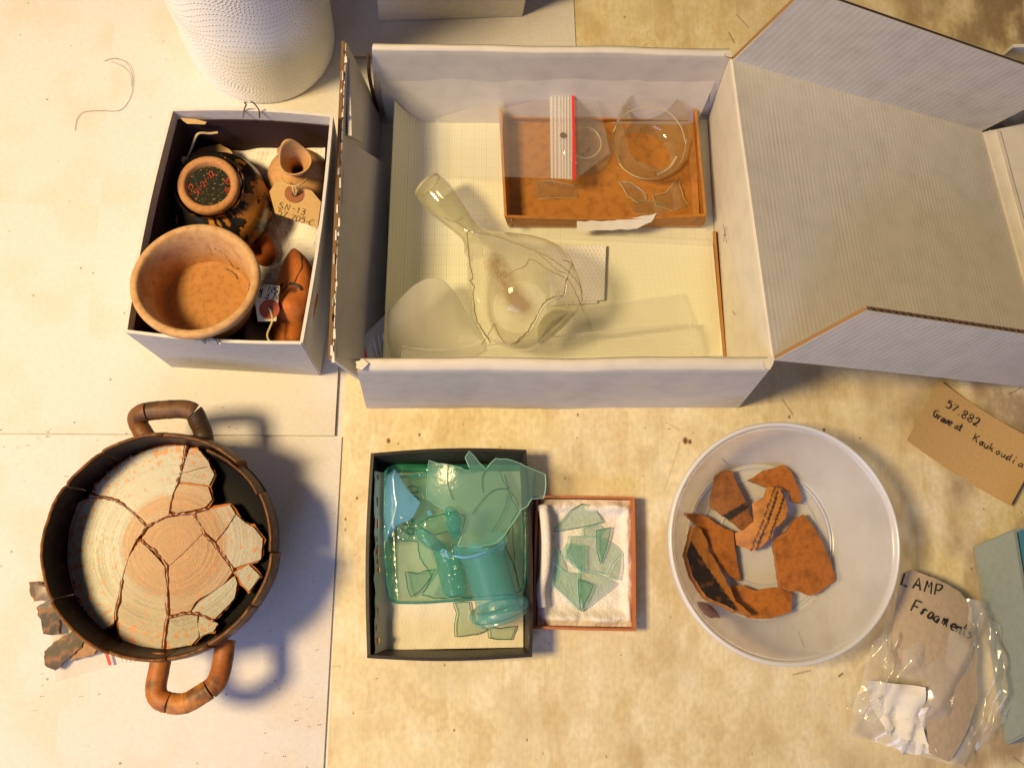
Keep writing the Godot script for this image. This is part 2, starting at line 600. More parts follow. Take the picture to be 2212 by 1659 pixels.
func wave_dots() -> ImageTexture:                            # embossed dots that run in nested waves and eyes
	var im := Image.create(1024, 1024, false, Image.FORMAT_L8)
	im.fill(grey(0.2))
	for line in 27:
		var y0 := line * 1024.0 / 27.0
		var x := 0.0
		while x < 1024.0:
			var u := x / 1024.0 * TAU
			var v := y0 / 1024.0 * TAU
			var y := y0 + 95.0 * sin(u + 0.6 * sin(v)) * cos(v) + 34.0 * sin(u * 2.0 + v)
			dot(im, x, y + rng.randf_range(-2, 2), 7.5, 0.75)
			x += 22.0 + rng.randf_range(-2, 2)
	for k in 5000:
		dot(im, rng.randf() * 1024, rng.randf() * 1024, 4.0, 0.10)
	return ImageTexture.create_from_image(im)

func noise_bytes(seed_: int, freq: float, w: int, h: int, octaves: int = 4) -> PackedByteArray:
	var f := FastNoiseLite.new()
	f.seed = seed_
	f.frequency = freq
	f.fractal_octaves = octaves
	return f.get_image(w, h, false, false, true).get_data()

func mixc(a: Color, b: Color, t: float) -> Color:
	return a.lerp(b, clampf(t, 0.0, 1.0))

# the stained laminate board: tan with brown tide marks, scuffs and dark scratches
func board_map() -> ImageTexture:
	var w := 1280
	var h := 1024
	var big := noise_bytes(21, 0.009, w, h, 6)
	var mid := noise_bytes(22, 0.022, w, h, 4)
	var sml := noise_bytes(23, 0.12, w, h, 3)
	var grime := noise_bytes(24, 0.01, w, h, 5)
	var data := PackedByteArray()
	data.resize(w * h * 3)
	var base := Color(0.885, 0.835, 0.69)
	var pale := Color(0.92, 0.885, 0.78)
	var brown := Color(0.73, 0.61, 0.38)
	var dark := Color(0.47, 0.38, 0.29)
	for y in h:
		for x in w:
			var k := y * w + x
			var a := big[k] / 255.0
			var b := mid[k] / 255.0
			var s := sml[k] / 255.0
			var streak := sml[(y / 14) * w + (x * 2) % w] / 255.0
			var wear := mid[((y / 5 + 300) % h) * w + x] / 255.0
			var col := base.lerp(pale, clampf((b - 0.42) * 2.6, 0, 1))
			col = col.lerp(brown, clampf((a + b * 0.25 + wear * 0.35 - 0.90) * 2.2, 0, 0.24))
			col = col.lerp(pale, clampf((streak - 0.55) * 0.5, 0, 0.15))
			col = col.lerp(brown, clampf((0.40 - streak) * 0.5, 0, 0.12))
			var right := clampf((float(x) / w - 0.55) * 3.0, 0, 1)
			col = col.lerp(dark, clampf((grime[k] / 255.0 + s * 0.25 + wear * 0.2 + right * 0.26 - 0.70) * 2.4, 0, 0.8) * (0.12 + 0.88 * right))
			var shade := 0.93 + s * 0.12
			data[k * 3] = mini(255, int(col.r * 255 * shade))
			data[k * 3 + 1] = mini(255, int(col.g * 255 * shade))
			data[k * 3 + 2] = mini(255, int(col.b * 255 * shade))
	var im := Image.create_from_data(w, h, false, Image.FORMAT_RGB8, data)
	for k in 420:
		spot(im, rng.randf() * w, rng.randf() * h, rng.randf_range(4, 15), Color(0.68, 0.53, 0.30), rng.randf_range(0.04, 0.2))
	for k in 160:
		spot(im, rng.randf() * w, rng.randf() * h, rng.randf_range(5, 18), Color(0.95, 0.91, 0.80), rng.randf_range(0.05, 0.3))
	for k in 190:
		var x := rng.randf() * w
		var y := rng.randf() * h
		spot(im, x, y, rng.randf_range(0.7, 1.9), Color(0.36, 0.22, 0.10), rng.randf_range(0.25, 0.8))
	for k in 70:
		var p := Vector2(rng.randf_range(0.45, 1.0) * w, rng.randf() * h)
		var d := Vector2.from_angle(rng.randf_range(-0.5, 1.3)) * rng.randf_range(4, 26)
		for j in 24:
			spot(im, p.x + d.x * j / 24.0, p.y + d.y * j / 24.0, 1.0, Color(0.25, 0.18, 0.13), 0.3)
	for k in 44:
		var p := Vector2(rng.randf() * w, rng.randf() * h)
		var d := Vector2.from_angle(rng.randf_range(-0.6, 2.2))
		var tone := Color(0.55, 0.42, 0.26) if k % 3 else Color(0.96, 0.92, 0.82)
		var turn := rng.randf_range(-0.004, 0.004)
		for j in rng.randi_range(12, 70):
			p += d
			d = d.rotated(turn)
			spot(im, p.x, p.y, 1.0, tone, 0.2)
	for s in [[838, 951, 5.0], [1480, 951, 7.0], [1490, 953, 5.0], [905, 938, 3.0], [770, 1075, 3.0], [1780, 928, 4.0], [1705, 900, 3.0], [1255, 1095, 3.0], [745, 1120, 2.5]]:
		var q := board_uv(at(s[0], s[1])) * Vector2(w, h)
		spot(im, q.x, q.y, s[2] * 0.6, Color(0.33, 0.17, 0.06), 0.9)
	return ImageTexture.create_from_image(im)

func board_uv(p: Vector3) -> Vector2:
	return Vector2((p.x + 0.12) / 0.85, (p.z + 0.60) / 0.92)

func spot(im: Image, x: float, y: float, r: float, col: Color, strength: float) -> void:
	for j in range(int(y - r), int(y + r) + 2):
		for k in range(int(x - r), int(x + r) + 2):
			if k < 0 or j < 0 or k >= im.get_width() or j >= im.get_height():
				continue
			var d := Vector2(k - x, j - y).length() / r
			if d < 1.0:
				im.set_pixel(k, j, im.get_pixel(k, j).lerp(col, strength * (1.0 - d * d)))

# white backing paper with faint grime
func sheet_map(seed_: int) -> ImageTexture:
	var w := 768
	var h := 768
	var big := noise_bytes(seed_, 0.008, w, h, 5)
	var sml := noise_bytes(seed_ + 40, 0.15, w, h, 3)
	var data := PackedByteArray()
	data.resize(w * h * 3)
	var base := Color(0.85, 0.845, 0.85)
	var soiled := Color(0.82, 0.76, 0.66)
	for k in w * h:
		var col := base.lerp(soiled, clampf((big[k] / 255.0 - 0.45) * 0.9, 0, 0.3))
		var shade := 0.97 + sml[k] / 255.0 * 0.05
		data[k * 3] = mini(255, int(col.r * 255 * shade))
		data[k * 3 + 1] = mini(255, int(col.g * 255 * shade))
		data[k * 3 + 2] = mini(255, int(col.b * 255 * shade))
	var im := Image.create_from_data(w, h, false, Image.FORMAT_RGB8, data)
	for k in 160:
		spot(im, rng.randf() * w, rng.randf() * h, rng.randf_range(0.7, 1.7), Color(0.40, 0.28, 0.16), rng.randf_range(0.3, 0.8))
	return ImageTexture.create_from_image(im)

# a flat sheet lying on the table, its texture laid by world position
func flat_sheet(outline: Array, h: float, thick: float, uv_of: Callable) -> Geo:
	var g := Geo.new()
	var pts := PackedVector2Array()
	for a in outline:
		var p := at(a[0], a[1], h)
		pts.append(Vector2(p.x, p.z))
	if Geometry2D.is_polygon_clockwise(pts):
		pts.reverse()
	var tris := Geometry2D.triangulate_polygon(pts)
	for q in pts:
		g.vert(Vector3(q.x, h, q.y), Vector3.UP, uv_of.call(Vector3(q.x, h, q.y)))
	for k in range(0, tris.size(), 3):
		var a := tris[k]
		var b := tris[k + 1]
		var d := tris[k + 2]
		if (pts[b] - pts[a]).cross(pts[d] - pts[a]) > 0:
			g.i.append_array(PackedInt32Array([a, b, d]))
		else:
			g.i.append_array(PackedInt32Array([a, d, b]))
	if thick > 0.0:
		for k in pts.size():
			var j := (k + 1) % pts.size()
			g.quad(Vector3(pts[k].x, h, pts[k].y), Vector3(pts[j].x, h, pts[j].y), Vector3(pts[j].x, h - thick, pts[j].y), Vector3(pts[k].x, h - thick, pts[k].y))
	return g

func sheet_uv(p: Vector3) -> Vector2:
	return Vector2(p.x / 0.55 + 0.5, p.z / 0.55 + 0.5)

# ------------------------------------------------------------------ the scene
func _ready() -> void:
	rng.seed = 57
	noise.seed = 5
	noise.frequency = 0.01
	noise.fractal_octaves = 3
	set_lens()
	var cam := Camera3D.new()
	cam.name = "camera"
	add_child(cam)
	cam.fov = rad_to_deg(2.0 * atan(829.5 / FOCAL))
	cam.near = 0.02
	cam.far = 60.0
	cam.transform = Transform3D(cam_basis, Vector3(0, EYE, 0))
	var env := Environment.new()
	env.background_mode = Environment.BG_COLOR
	env.background_color = lin(0.066, 0.058, 0.068)
	env.tonemap_mode = Environment.TONE_MAPPER_LINEAR
	env.tonemap_exposure = 1.13
	env.sdfgi_enabled = true
	env.ssao_enabled = true
	env.ssil_enabled = true
	var we := WorldEnvironment.new()
	we.name = "environment"
	we.environment = env
	add_child(we)
	# the warm lamp to the left of the table, and the cool window behind the photographer
	area_light("desk_lamp", Vector3(-0.92, 1.4, -0.03), Vector3(0.0, 0, 0.0), Vector2(0.29, 0.29), lin(1.0, 0.72, 0.345), 3.4)
	area_light("window_light", Vector3(-0.9, 1.45, 1.75), Vector3(0, 0.05, 0.0), Vector2(1.2, 1.0), lin(0.50, 0.58, 1.0), 2.1)
	make_materials()
	build_table()
	build_mailer_box()
	build_pot_box()
	build_kylix()
	build_black_tray()
	build_orange_tray()
	build_tub()
	build_mailer_contents()
	build_right_side()
	build_left_odds()

func area_light(called: String, from: Vector3, to: Vector3, size: Vector2, color: Color, energy: float) -> void:
	var l := AreaLight3D.new()
	l.name = called
	add_child(l)
	l.area_size = size
	l.area_normalize_energy = true
	l.light_color = color
	l.light_energy = energy
	l.shadow_enabled = true
	l.area_range = 6.0
	l.look_at_from_position(from, to, Vector3.UP)

func build_table() -> void:
	var g := Geo.new()
	g.quad(Vector3(-1.2, -0.03, -1.0), Vector3(1.3, -0.03, -1.0), Vector3(1.3, -0.03, 1.0), Vector3(-1.2, -0.03, 1.0))
	var ground := obj("floor", patch([Vector3(-4, -0.75, -4), Vector3(4, -0.75, -4), Vector3(4, -0.75, 4), Vector3(-4, -0.75, 4)], 1, 1), mat("floor_dark", lin(0.10, 0.08, 0.06), 0.8))
	struct(ground)
	var top := obj("table", patch([Vector3(-0.75, -0.018, -0.75), Vector3(0.95, -0.018, -0.75), Vector3(0.95, -0.018, 0.55), Vector3(-0.75, -0.018, 0.55)], 2, 2, 0.03), M.white_card)
	struct(top)
	# the laminate board: right of a seam that runs a little askew
	var board := obj("table_board", flat_sheet([[748, 790], [706, 1659], [700, 1800], [2500, 1900], [2600, -200], [1100, -200], [760, 300]], 0.0, 0.003, board_uv), M.table_board)
	struct(board)
	tag(obj("backing_paper", flat_sheet([[-150, -150], [775, -150], [757, 300], [722, 941], [-150, 935]], 0.0005, 0.003, sheet_uv), M.table_paper), "large white backing paper under the paper towel roll and the box of pots", "paper")
	tag(obj("backing_paper", flat_sheet([[-150, 938], [738, 944], [698, 1659], [692, 1780], [-150, 1780]], -0.0008, 0.002, sheet_uv), M.lower_paper), "cream backing paper beneath the mended cup with two handles", "paper")
	tag(obj("paper_sheet", flat_sheet([[776, -150], [1232, -150], [1245, 120], [762, 120]], 0.0012, 0.0012, sheet_uv), M.table_paper), "white paper sheet sticking out behind the open mailing box", "paper")

func card(list: Array, nu: int = 2, nv: int = 2, thick: float = 0.003, amp: float = 0.0, freq: float = 10.0, warp = null) -> Geo:
	var p := []
	for a in list:
		p.append(atv(a))
	return patch(p, nu, nv, thick, amp, freq, warp)

# zigzag of the fluting that shows on a raw edge of corrugated card
func fluting(a: Vector3, b: Vector3, out: Vector3, depth: float, pitch: float = 0.006) -> Geo:
	var g := Geo.new()
	var n := int(a.distance_to(b) / pitch * 2.0)
	var along := (b - a).normalized()
	var side := along.cross(out).normalized()
	var pts := []
	for k in n + 1:
		pts.append(a.lerp(b, float(k) / n) + side * depth * 0.5 * (1.0 if k % 2 else -1.0) + out * 0.0002)
	g.tube(pts, [0.00045], 5)
	return g

func strip(a: Vector3, b: Vector3, side: Vector3, width: float, out: Vector3) -> Geo:
	var g := Geo.new()
	side = side.normalized() * width * 0.5
	g.quad(a + side + out, b + side + out, b - side + out, a - side + out)
	return g

# a wall folded over at the top: the profile runs up the inside, round the fold and down the outside
func folded_wall(ends: Array, n: int, amp: float) -> Geo:
	var g := Geo.new()
	var rows := []
	for s in ends[0].size():
		var row := PackedVector3Array()
		for k in n + 1:
			var t := float(k) / n
			var q: Vector3 = ends[0][s].lerp(ends[1][s], t)
			var w := sin(PI * t)
			q += Vector3(0, 0, 1) * amp * noise.get_noise_3d(q.x * 900.0, s * 1.5, q.z * 200.0) * (0.3 + 0.7 * w)
			row.append(q)
		rows.append(row)
	g.grid(rows)
	for e in [0, n]:
		for s in range(1, ends[0].size() - 2):
			g.tri(rows[0][e], rows[s][e], rows[s + 1][e])
	return g

func wall_profile(inner_low: Vector3, inner_top: Vector3, outer_top: Vector3, outer_low: Vector3) -> Array:
	var lift := Vector3(0, 0.0022, 0)
	var out := [inner_low, inner_low.lerp(inner_top, 0.5), inner_low.lerp(inner_top, 0.93), inner_top]
	for k in range(1, 6):
		var t := k / 6.0
		out.append(inner_top.lerp(outer_top, t) + lift * sin(PI * t))
	out.append_array([outer_top, outer_top.lerp(outer_low, 0.06), outer_top.lerp(outer_low, 0.5), outer_low])
	return out

func build_mailer_box() -> void:
	var H := 0.115
	var box := thing("mailing_box", "large open white corrugated mailing box holding a glass flask, its lid folded out right", "box", at(1180, 540, 0))
	obj("bottom", card([[808, 250, 0.003], [1528, 252, 0.003], [1560, 834, 0.003], [795, 836, 0.003]], 2, 2, 0.003), M.mailer_card, box)
	# back wall and front wall, both folded over
	obj("back_wall", folded_wall([
		wall_profile(at(810, 250, 0.002), at(803, 109, H), at(806, 93, H), at(836, 270, 0.001)),
		wall_profile(at(1530, 252, 0.002), at(1577, 122, H), at(1576, 105, H), at(1500, 280, 0.001))], 40, 0.002), M.mailer_card, box)
	obj("front_wall", folded_wall([
		wall_profile(at(797, 832, 0.002), at(779, 774, H), at(771, 802, H - 0.003), at(791, 882, 0.001)),
		wall_profile(at(1556, 830, 0.002), at(1668, 771, H), at(1661, 801, H - 0.003), at(1596, 880, 0.001))], 40, 0.002), M.mailer_card, box)
	var right := []
	for e in [[[1528, 252, 0.002], [1546, 205, 0.045], [1562, 165, 0.085], [1577, 128, H - 0.003], [1581, 127, H]], [[1560, 832, 0.002], [1592, 815, 0.045], [1632, 795, 0.085], [1663, 776, H - 0.003], [1668, 773, H]]]:
		var pts := []
		for a in e:
			pts.append(atv(a))
		right.append(curve(pts, 12))
	obj("right_wall", folded_wall(right, 30, 0.0012), M.mailer_card, box)
	for m in [[[1563, 486, 0.05], [1566, 500, 0.05], [1564, 522, 0.05]], [[1569, 490, 0.05], [1568, 510, 0.05], [1571, 526, 0.05]], [[1562, 508, 0.05], [1570, 506, 0.05]], [[1583, 672, 0.045], [1590, 682, 0.046], [1596, 690, 0.046]]]:
		var pts := []
		for q in path_at(m, 6):
			pts.append(q + (Vector3(0, EYE, 0) - q).normalized() * 0.008)
		var mark := Geo.new()
		mark.tube(pts, [0.0002], 4)
		obj("pencil_mark", mark, M.ink, box)
	# crushed and torn corners of the card
	for c in [[[1650, 776], [1670, 768], [1673, 782], [1664, 800], [1654, 796]], [[768, 782], [784, 775], [792, 784], [782, 800], [770, 798]], [[1566, 108], [1582, 112], [1580, 126], [1570, 122]]]:
		obj("torn_corner", sherd(c, H + 0.002, 0.0010, {"jag": 0.0012, "step": 0.0025, "tilt": Vector2(0.1, 0.25)}), [M.mailer_card, M.kraft_edge], box)
	# left wall: a single panel leaning out, with a raw torn edge, and two dust flaps against it
	var l0 := at(743, 90, H)
	var l1 := at(714, 776, H)
	obj("left_wall", patch([at(822, 250, 0.002), at(797, 834, 0.002), l1, l0], 30, 4, 0.0032, 0.0012, 6.0), M.mailer_card, box)
	var out := (l0 - at(822, 250, 0.002)).normalized()
	obj("raw_edge", strip(l0, l1, Vector3(1, -0.4, 0), 0.0038, out * 0.0008), M.kraft_edge, box)
	var wav := fluting(l0, l1, out, 0.003, 0.009)
	obj("fluting", wav, M.kraft_dark, box)
	# scuffed paper curling off the raw edge
	var tear := Geo.new()
	for k in 26:
		var p := l0.lerp(l1, (k + rng.randf()) / 26.0) + out * 0.001 + Vector3(rng.randf_range(-0.001, 0.002), 0, 0)
		var d := Vector3(rng.randf_range(-0.0015, 0.0022), rng.randf_range(0, 0.002), 0)
		var z := Vector3(0, 0, rng.randf_range(0.003, 0.009))
		tear.quad(p, p + z, p + z + d, p + d * 0.7)
	obj("torn_paper", tear, M.white_card, box)
	obj("dust_flap", card([[750, 128, H - 0.006], [754, 293, H - 0.006], [801, 322, 0.012], [815, 252, 0.008]], 6, 6, 0.003, 0.001, 8.0), M.mailer_card, box)
	obj("dust_flap", card([[738, 300, H - 0.008], [722, 772, H - 0.008], [826, 776, 0.010], [833, 356, 0.028]], 12, 6, 0.003, 0.002, 8.0), M.mailer_card, box)
	var roll := Geo.new()
	roll.tube(path_at([[796, 116, H - 0.004], [797, 160, 0.085], [806, 205, 0.045], [817, 250, 0.008]], 12), [0.0016], 6)
	obj("folded_corner", roll, M.kraft_dark, box)
	# the lid: hinged on the right wall, sloping down to the table
	var A := at(1580, 130, H)
	var B := at(1668, 773, H)
	var C := at(2272, 838, 0.004)
	var D := at(2121, 284, 0.004)
	var ripple := func(q: Vector3, u: float, w: float, across: Vector3) -> Vector3:
		return q + across * (0.00006 * sin(u * TAU * 70.0) * (0.6 + noise.get_noise_2d(u * 900.0, w * 300.0)) - 0.004 * sin(u * PI) * sin(w * PI))
	var lid := obj("lid", patch([A, D, C, B], 420, 12, 0.003, 0.0008, 4.0, ripple), M.mailer_card, box)
	obj("crease", patch([D + Vector3(0.006, 0.003, 0), D + Vector3(0.011, 0.003, 0), C + Vector3(0.011, 0.003, 0), C + Vector3(0.006, 0.003, 0)], 2, 20, 0.002, 0.0008, 12.0), M.mailer_card, lid)
	obj("tuck_flap", card([[2126, 286, 0.006], [2240, 262, 0.012], [2430, 805, 0.012], [2277, 838, 0.006]], 30, 8, 0.003, 0.001, 6.0), M.mailer_card, lid)
	obj("crease", card([[2152, 283, 0.0105], [2160, 282, 0.0105], [2310, 838, 0.0105], [2302, 838, 0.0105]], 2, 20, 0.002, 0.0008, 12.0), M.mailer_card, lid)
	var fold := func(q: Vector3, u: float, w: float, across: Vector3) -> Vector3:
		return q + across * 0.00005 * sin(u * TAU * 46.0)
	# side flaps of the lid: trapezoids cut at a slant beside the hinge
	var f0 := at(1583, 128, H)
	var f1 := at(1742, -26, 0.2)
	var f2 := at(2322, 176, 0.104)
	var f3 := at(2121, 281, 0.004)
	obj("side_flap", patch([f0, f3, f2, f1], 260, 10, 0.003, 0.0008, 5.0, fold), M.mailer_card, lid)
	obj("raw_edge", strip(f1, f2, Vector3(0, 0.3, 1), 0.0026, (f1 - f0).normalized() * 0.0003), M.kraft_dark, lid)
	obj("raw_edge", strip(f0, f1, Vector3(0.4, 0, 1), 0.0030, Vector3(-0.0003, 0.0003, 0)), M.kraft_edge, lid)
	var g0 := at(1672, 774, H)
	var g1 := at(1870, 667, 0.185)
	var g2 := at(2420, 750, 0.10)
	var g3 := at(2272, 839, 0.004)
	obj("side_flap", patch([g0, g3, g2, g1], 260, 10, 0.003, 0.0008, 5.0, fold), M.mailer_card, lid)
	var gout := (g1 - g0).lerp(g2 - g3, 0.5).normalized()
	obj("raw_edge", strip(g1, g2, Vector3(0, 0.4, 1), 0.0030, gout * 0.0016), M.kraft_dark, lid)
	obj("fluting", fluting(g1 + gout * 0.0018, g2 + gout * 0.0018, gout, 0.0022, 0.007), M.kraft_edge, lid)
	obj("raw_edge", strip(g0, g1, Vector3(0.3, 0.3, 1), 0.0030, Vector3(-0.0004, 0.0006, 0)), M.kraft_edge, lid)
	obj("locking_tab", patch([at(2168, 116, 0.10), at(2190, 98, 0.125), at(2290, 96, 0.125), at(2290, 150, 0.10)], 6, 4, 0.003, 0.001, 8.0), M.mailer_card, lid)

func build_pot_box() -> void:
	var H := 0.125
	var box := thing("pot_box", "small white lidless box with dark maroon inside, packed with clay pots", "box", at(480, 520, 0))
	var t := [[370, 237, H], [716, 250, H], [650, 740, H], [270, 715, H]]
	var b := [[458, 388, 0.001], [746, 398, 0.001], [690, 808, 0.001], [370, 790, 0.001]]
	var names := ["back_wall", "right_wall", "front_wall", "left_wall"]
	var middle := (atv(t[0]) + atv(t[2])) / 2.0
	for k in 4:
		var j := (k + 1) % 4
		var p0 := atv(t[k])
		var p1 := atv(t[j])
		var q0 := atv(b[k])
		var q1 := atv(b[j])
		var inward := (middle - (p0 + p1) / 2.0)
		inward.y = 0
		inward = (inward - (p1 - p0).normalized() * inward.dot((p1 - p0).normalized())).normalized()
		var bow := func(q: Vector3, u: float, w: float, _a: Vector3) -> Vector3:
			return q - inward * 0.0025 * sin(PI * u) * w
		var wall := obj(names[k], patch([q0, q1, p1, p0], 10, 6, 0.0022, 0.0, 1.0, bow), M.white_card, box)
		# the dark lining stops short of the rim
		var down := 0.10
		var lining := patch([q0 + inward * 0.002, q1 + inward * 0.002, p1.lerp(q1, down) + inward * 0.002, p0.lerp(q0, down) + inward * 0.002], 10, 6, 0.0008, 0.0, 1.0, bow)
		obj("lining", lining, M.maroon, wall)
	obj("bottom", card([[460, 392, 0.002], [742, 402, 0.002], [688, 802, 0.002], [372, 786, 0.002]], 2, 2, 0.002), M.maroon, box)
	var w1 := Geo.new()
	w1.tube(path_at([[524, 254, H - 0.003], [527, 236, H + 0.002], [531, 226, H + 0.008], [528, 221, H + 0.01], [545, 221, H + 0.011], [556, 233, H + 0.006], [559, 240, H + 0.002], [560, 255, H - 0.003]], 36), [0.00055], 6)
	obj("wire_loop", w1, M.wire, box)
	var w2 := Geo.new()
	w2.tube(path_at([[434, 735, H + 0.002], [442, 741, H + 0.001], [446, 734, H + 0.003], [456, 731, H + 0.004], [466, 735, H + 0.003], [470, 741, H + 0.001], [476, 742, H + 0.001]], 36), [0.00055], 6)
	obj("wire_loop", w2, M.wire, box)
	# tear of the white skin at the back left corner
	obj("torn_lining", sherd([[385, 253], [420, 257], [445, 262], [440, 269], [405, 266]], H - 0.008, 0.0004, {"jag": 0.0008, "step": 0.003}), M.tag_paper, box)
	# crumpled paper towel under the pots
	var rumple := func(q: Vector3, u: float, w: float, across: Vector3) -> Vector3:
		return q + Vector3(0, 1, 0) * (0.006 * noise.get_noise_3d(q.x * 2600, 3, q.z * 2600) + 0.03 * pow(1.0 - w, 3.0) + 0.004)
	tag(obj("paper_towel", card([[470, 318, 0.036], [712, 336, 0.046], [668, 690, 0.040], [440, 640, 0.014]], 50, 50, 0.0006, 0.0, 1.0, rumple), M.towel), "crumpled white paper towel lining the box of clay pots", "paper towel")
	build_glazed_cup()
	build_bowl()
	build_jug()
	build_lamp()

func glaze_paint(seed_: int, amount: float) -> Callable:
	var f := FastNoiseLite.new()
	f.seed = seed_
	f.frequency = 1.0
	f.fractal_octaves = 4
	return func(pr: Vector2, a: float, _r: int) -> Color:
		var side := 0.5 + 0.5 * cos(a - 0.5)
		var k := 0.9 * f.get_noise_3d(cos(a) * 2.4 + pr.y * 20.0, sin(a) * 2.4 + pr.x * 20.0, pr.y * 50.0) + 0.28 * f.get_noise_3d(cos(a) * 10.0, sin(a) * 10.0, pr.y * 160.0)
		var bare := smoothstep(0.10, 0.14, k + amount * (side - 0.78))
		return Color(0.018, 0.016, 0.016).lerp(Color(0.52, 0.22, 0.045), bare)

func build_glazed_cup() -> void:
	var foot := at(450, 400, 0.104)
	var s := px_at(450, 400, 0.104)
	var axis := (foot - at(482, 446, 0.062)).normalized()
	axis = axis.lerp(Vector3.UP, 0.45).normalized()
	var cup := thing("glazed_cup", "upside-down cup with flaking black glaze, orange foot ring and red numbers on its base", "cup", at(470, 440, 0.01))
	var R := 106 * px_at(475, 430, 0.065)
	# t counts down from the foot
	var prof := smooth_profile([Vector2(0.66 * R, 0.0), Vector2(0.60 * R, -0.006), Vector2(0.72 * R, -0.010), Vector2(0.92 * R, -0.020), Vector2(R, -0.034), Vector2(0.97 * R, -0.050), Vector2(0.86 * R, -0.066), Vector2(0.80 * R, -0.082)], 150)
	obj("body", lathe(prof, foot, axis, 220, null, glaze_paint(4, 0.85)), M.glazed, cup)
	var ring := smooth_profile([Vector2(44 * s, -0.003), Vector2(46 * s, 0.0), Vector2(50 * s, 0.0028), Vector2(59 * s, 0.0032), Vector2(64.5 * s, 0.001), Vector2(64 * s, -0.004), Vector2(58 * s, -0.008)], 30)
	obj("foot_ring", lathe(ring, foot, axis, 96, null, func(_p, a, r) -> Color: return Color(1.3, 1.3, 1.25) * (0.96 + 0.06 * sin(a * 3.0 + r * 0.4))), M.clay, cup)
	var f := FastNoiseLite.new()
	f.seed = 9
	f.frequency = 1.0
	var disc := []
	for k in 41:
		disc.append(Vector2(47.0 * s * k / 40.0, -0.0015))
	var under := obj("base_disc", lathe(disc, foot, axis, 140, null, func(pr: Vector2, a: float, _r: int) -> Color:
		var q := Vector2(cos(a), sin(a)) * pr.x
		var n := f.get_noise_2d(q.x * 420.0, q.y * 420.0) + 0.4 * f.get_noise_2d(q.x * 1100.0, q.y * 1100.0)
		return Color(0.02, 0.026, 0.018).lerp(Color(0.42, 0.24, 0.05), smoothstep(0.46, 0.54, n + 0.25 * smoothstep(38.0 * s, 47.0 * s, pr.x) * (1.0 if a > 3.4 and a < 5.2 else 0.0)))), M.glazed, cup)
	# red inscription round the edge of the disc
	var ex := axis.cross(Vector3.BACK).normalized()
	var ez := ex.cross(axis)
	var on_disc := func(p: Vector3) -> Vector3:
		return p - axis * (p - foot).dot(axis) - axis * 0.0009
	obj("inscription", write_ink("SN-27-12", at(424, 421, 0.104), at(462, 379, 0.104) - at(424, 424, 0.104), at(410, 390, 0.104) - at(428, 408, 0.104), 0.0042, 0.0006, on_disc, 3, 0.95), M.ink_red, under)
	obj("inscription", write_ink("195", at(409, 420, 0.104), at(424, 380, 0.104) - at(409, 420, 0.104), at(395, 400, 0.104) - at(409, 408, 0.104), 0.0042, 0.0006, on_disc, 4, 0.95), M.ink_red, under)
	obj("inscription", write_ink("57.871", at(482, 384, 0.104), at(488, 420, 0.104) - at(482, 384, 0.104), at(500, 396, 0.104) - at(480, 400, 0.104), 0.0042, 0.0006, on_disc, 5, 0.95), M.ink_red, under)
	var h := Geo.new()
	h.tube(path_at([[520, 470, 0.060], [545, 492, 0.058], [572, 525, 0.052], [581, 548, 0.046], [570, 560, 0.04], [545, 540, 0.036], [522, 516, 0.036]], 40), [0.0058], 12, Color(0.98, 0.72, 0.5))
	obj("handle", h, M.red_clay, cup)
	var tagged := thing("string_tag", "brown paper tag with knotted yellow string, behind the black glazed cup", "tag", at(430, 340, 0.07))
	obj("card", sherd([[392, 360], [405, 335], [440, 320], [478, 316], [500, 330], [515, 352], [480, 350], [440, 352], [405, 372]], 0.072, 0.0006, {"jag": 0.0003, "tilt": Vector2(0.1, -0.3)}), M.tag_paper, tagged)
	var st := Geo.new()
	st.tube(path_at([[388, 352, 0.085], [396, 346, 0.088], [404, 340, 0.09], [412, 322, 0.094], [419, 303, 0.10], [426, 290, 0.106], [436, 287, 0.106], [452, 288, 0.104], [470, 286, 0.104]], 40), [0.0009], 7)
	obj("string", st, M.string, tagged)
	var kn := Geo.new()
	kn.tube(path_at([[384, 354, 0.084], [394, 345, 0.087], [400, 350, 0.087], [390, 358, 0.085], [386, 350, 0.087], [398, 340, 0.089], [404, 347, 0.087]], 40), [0.0011], 7)
	obj("knot", kn, M.string, tagged)

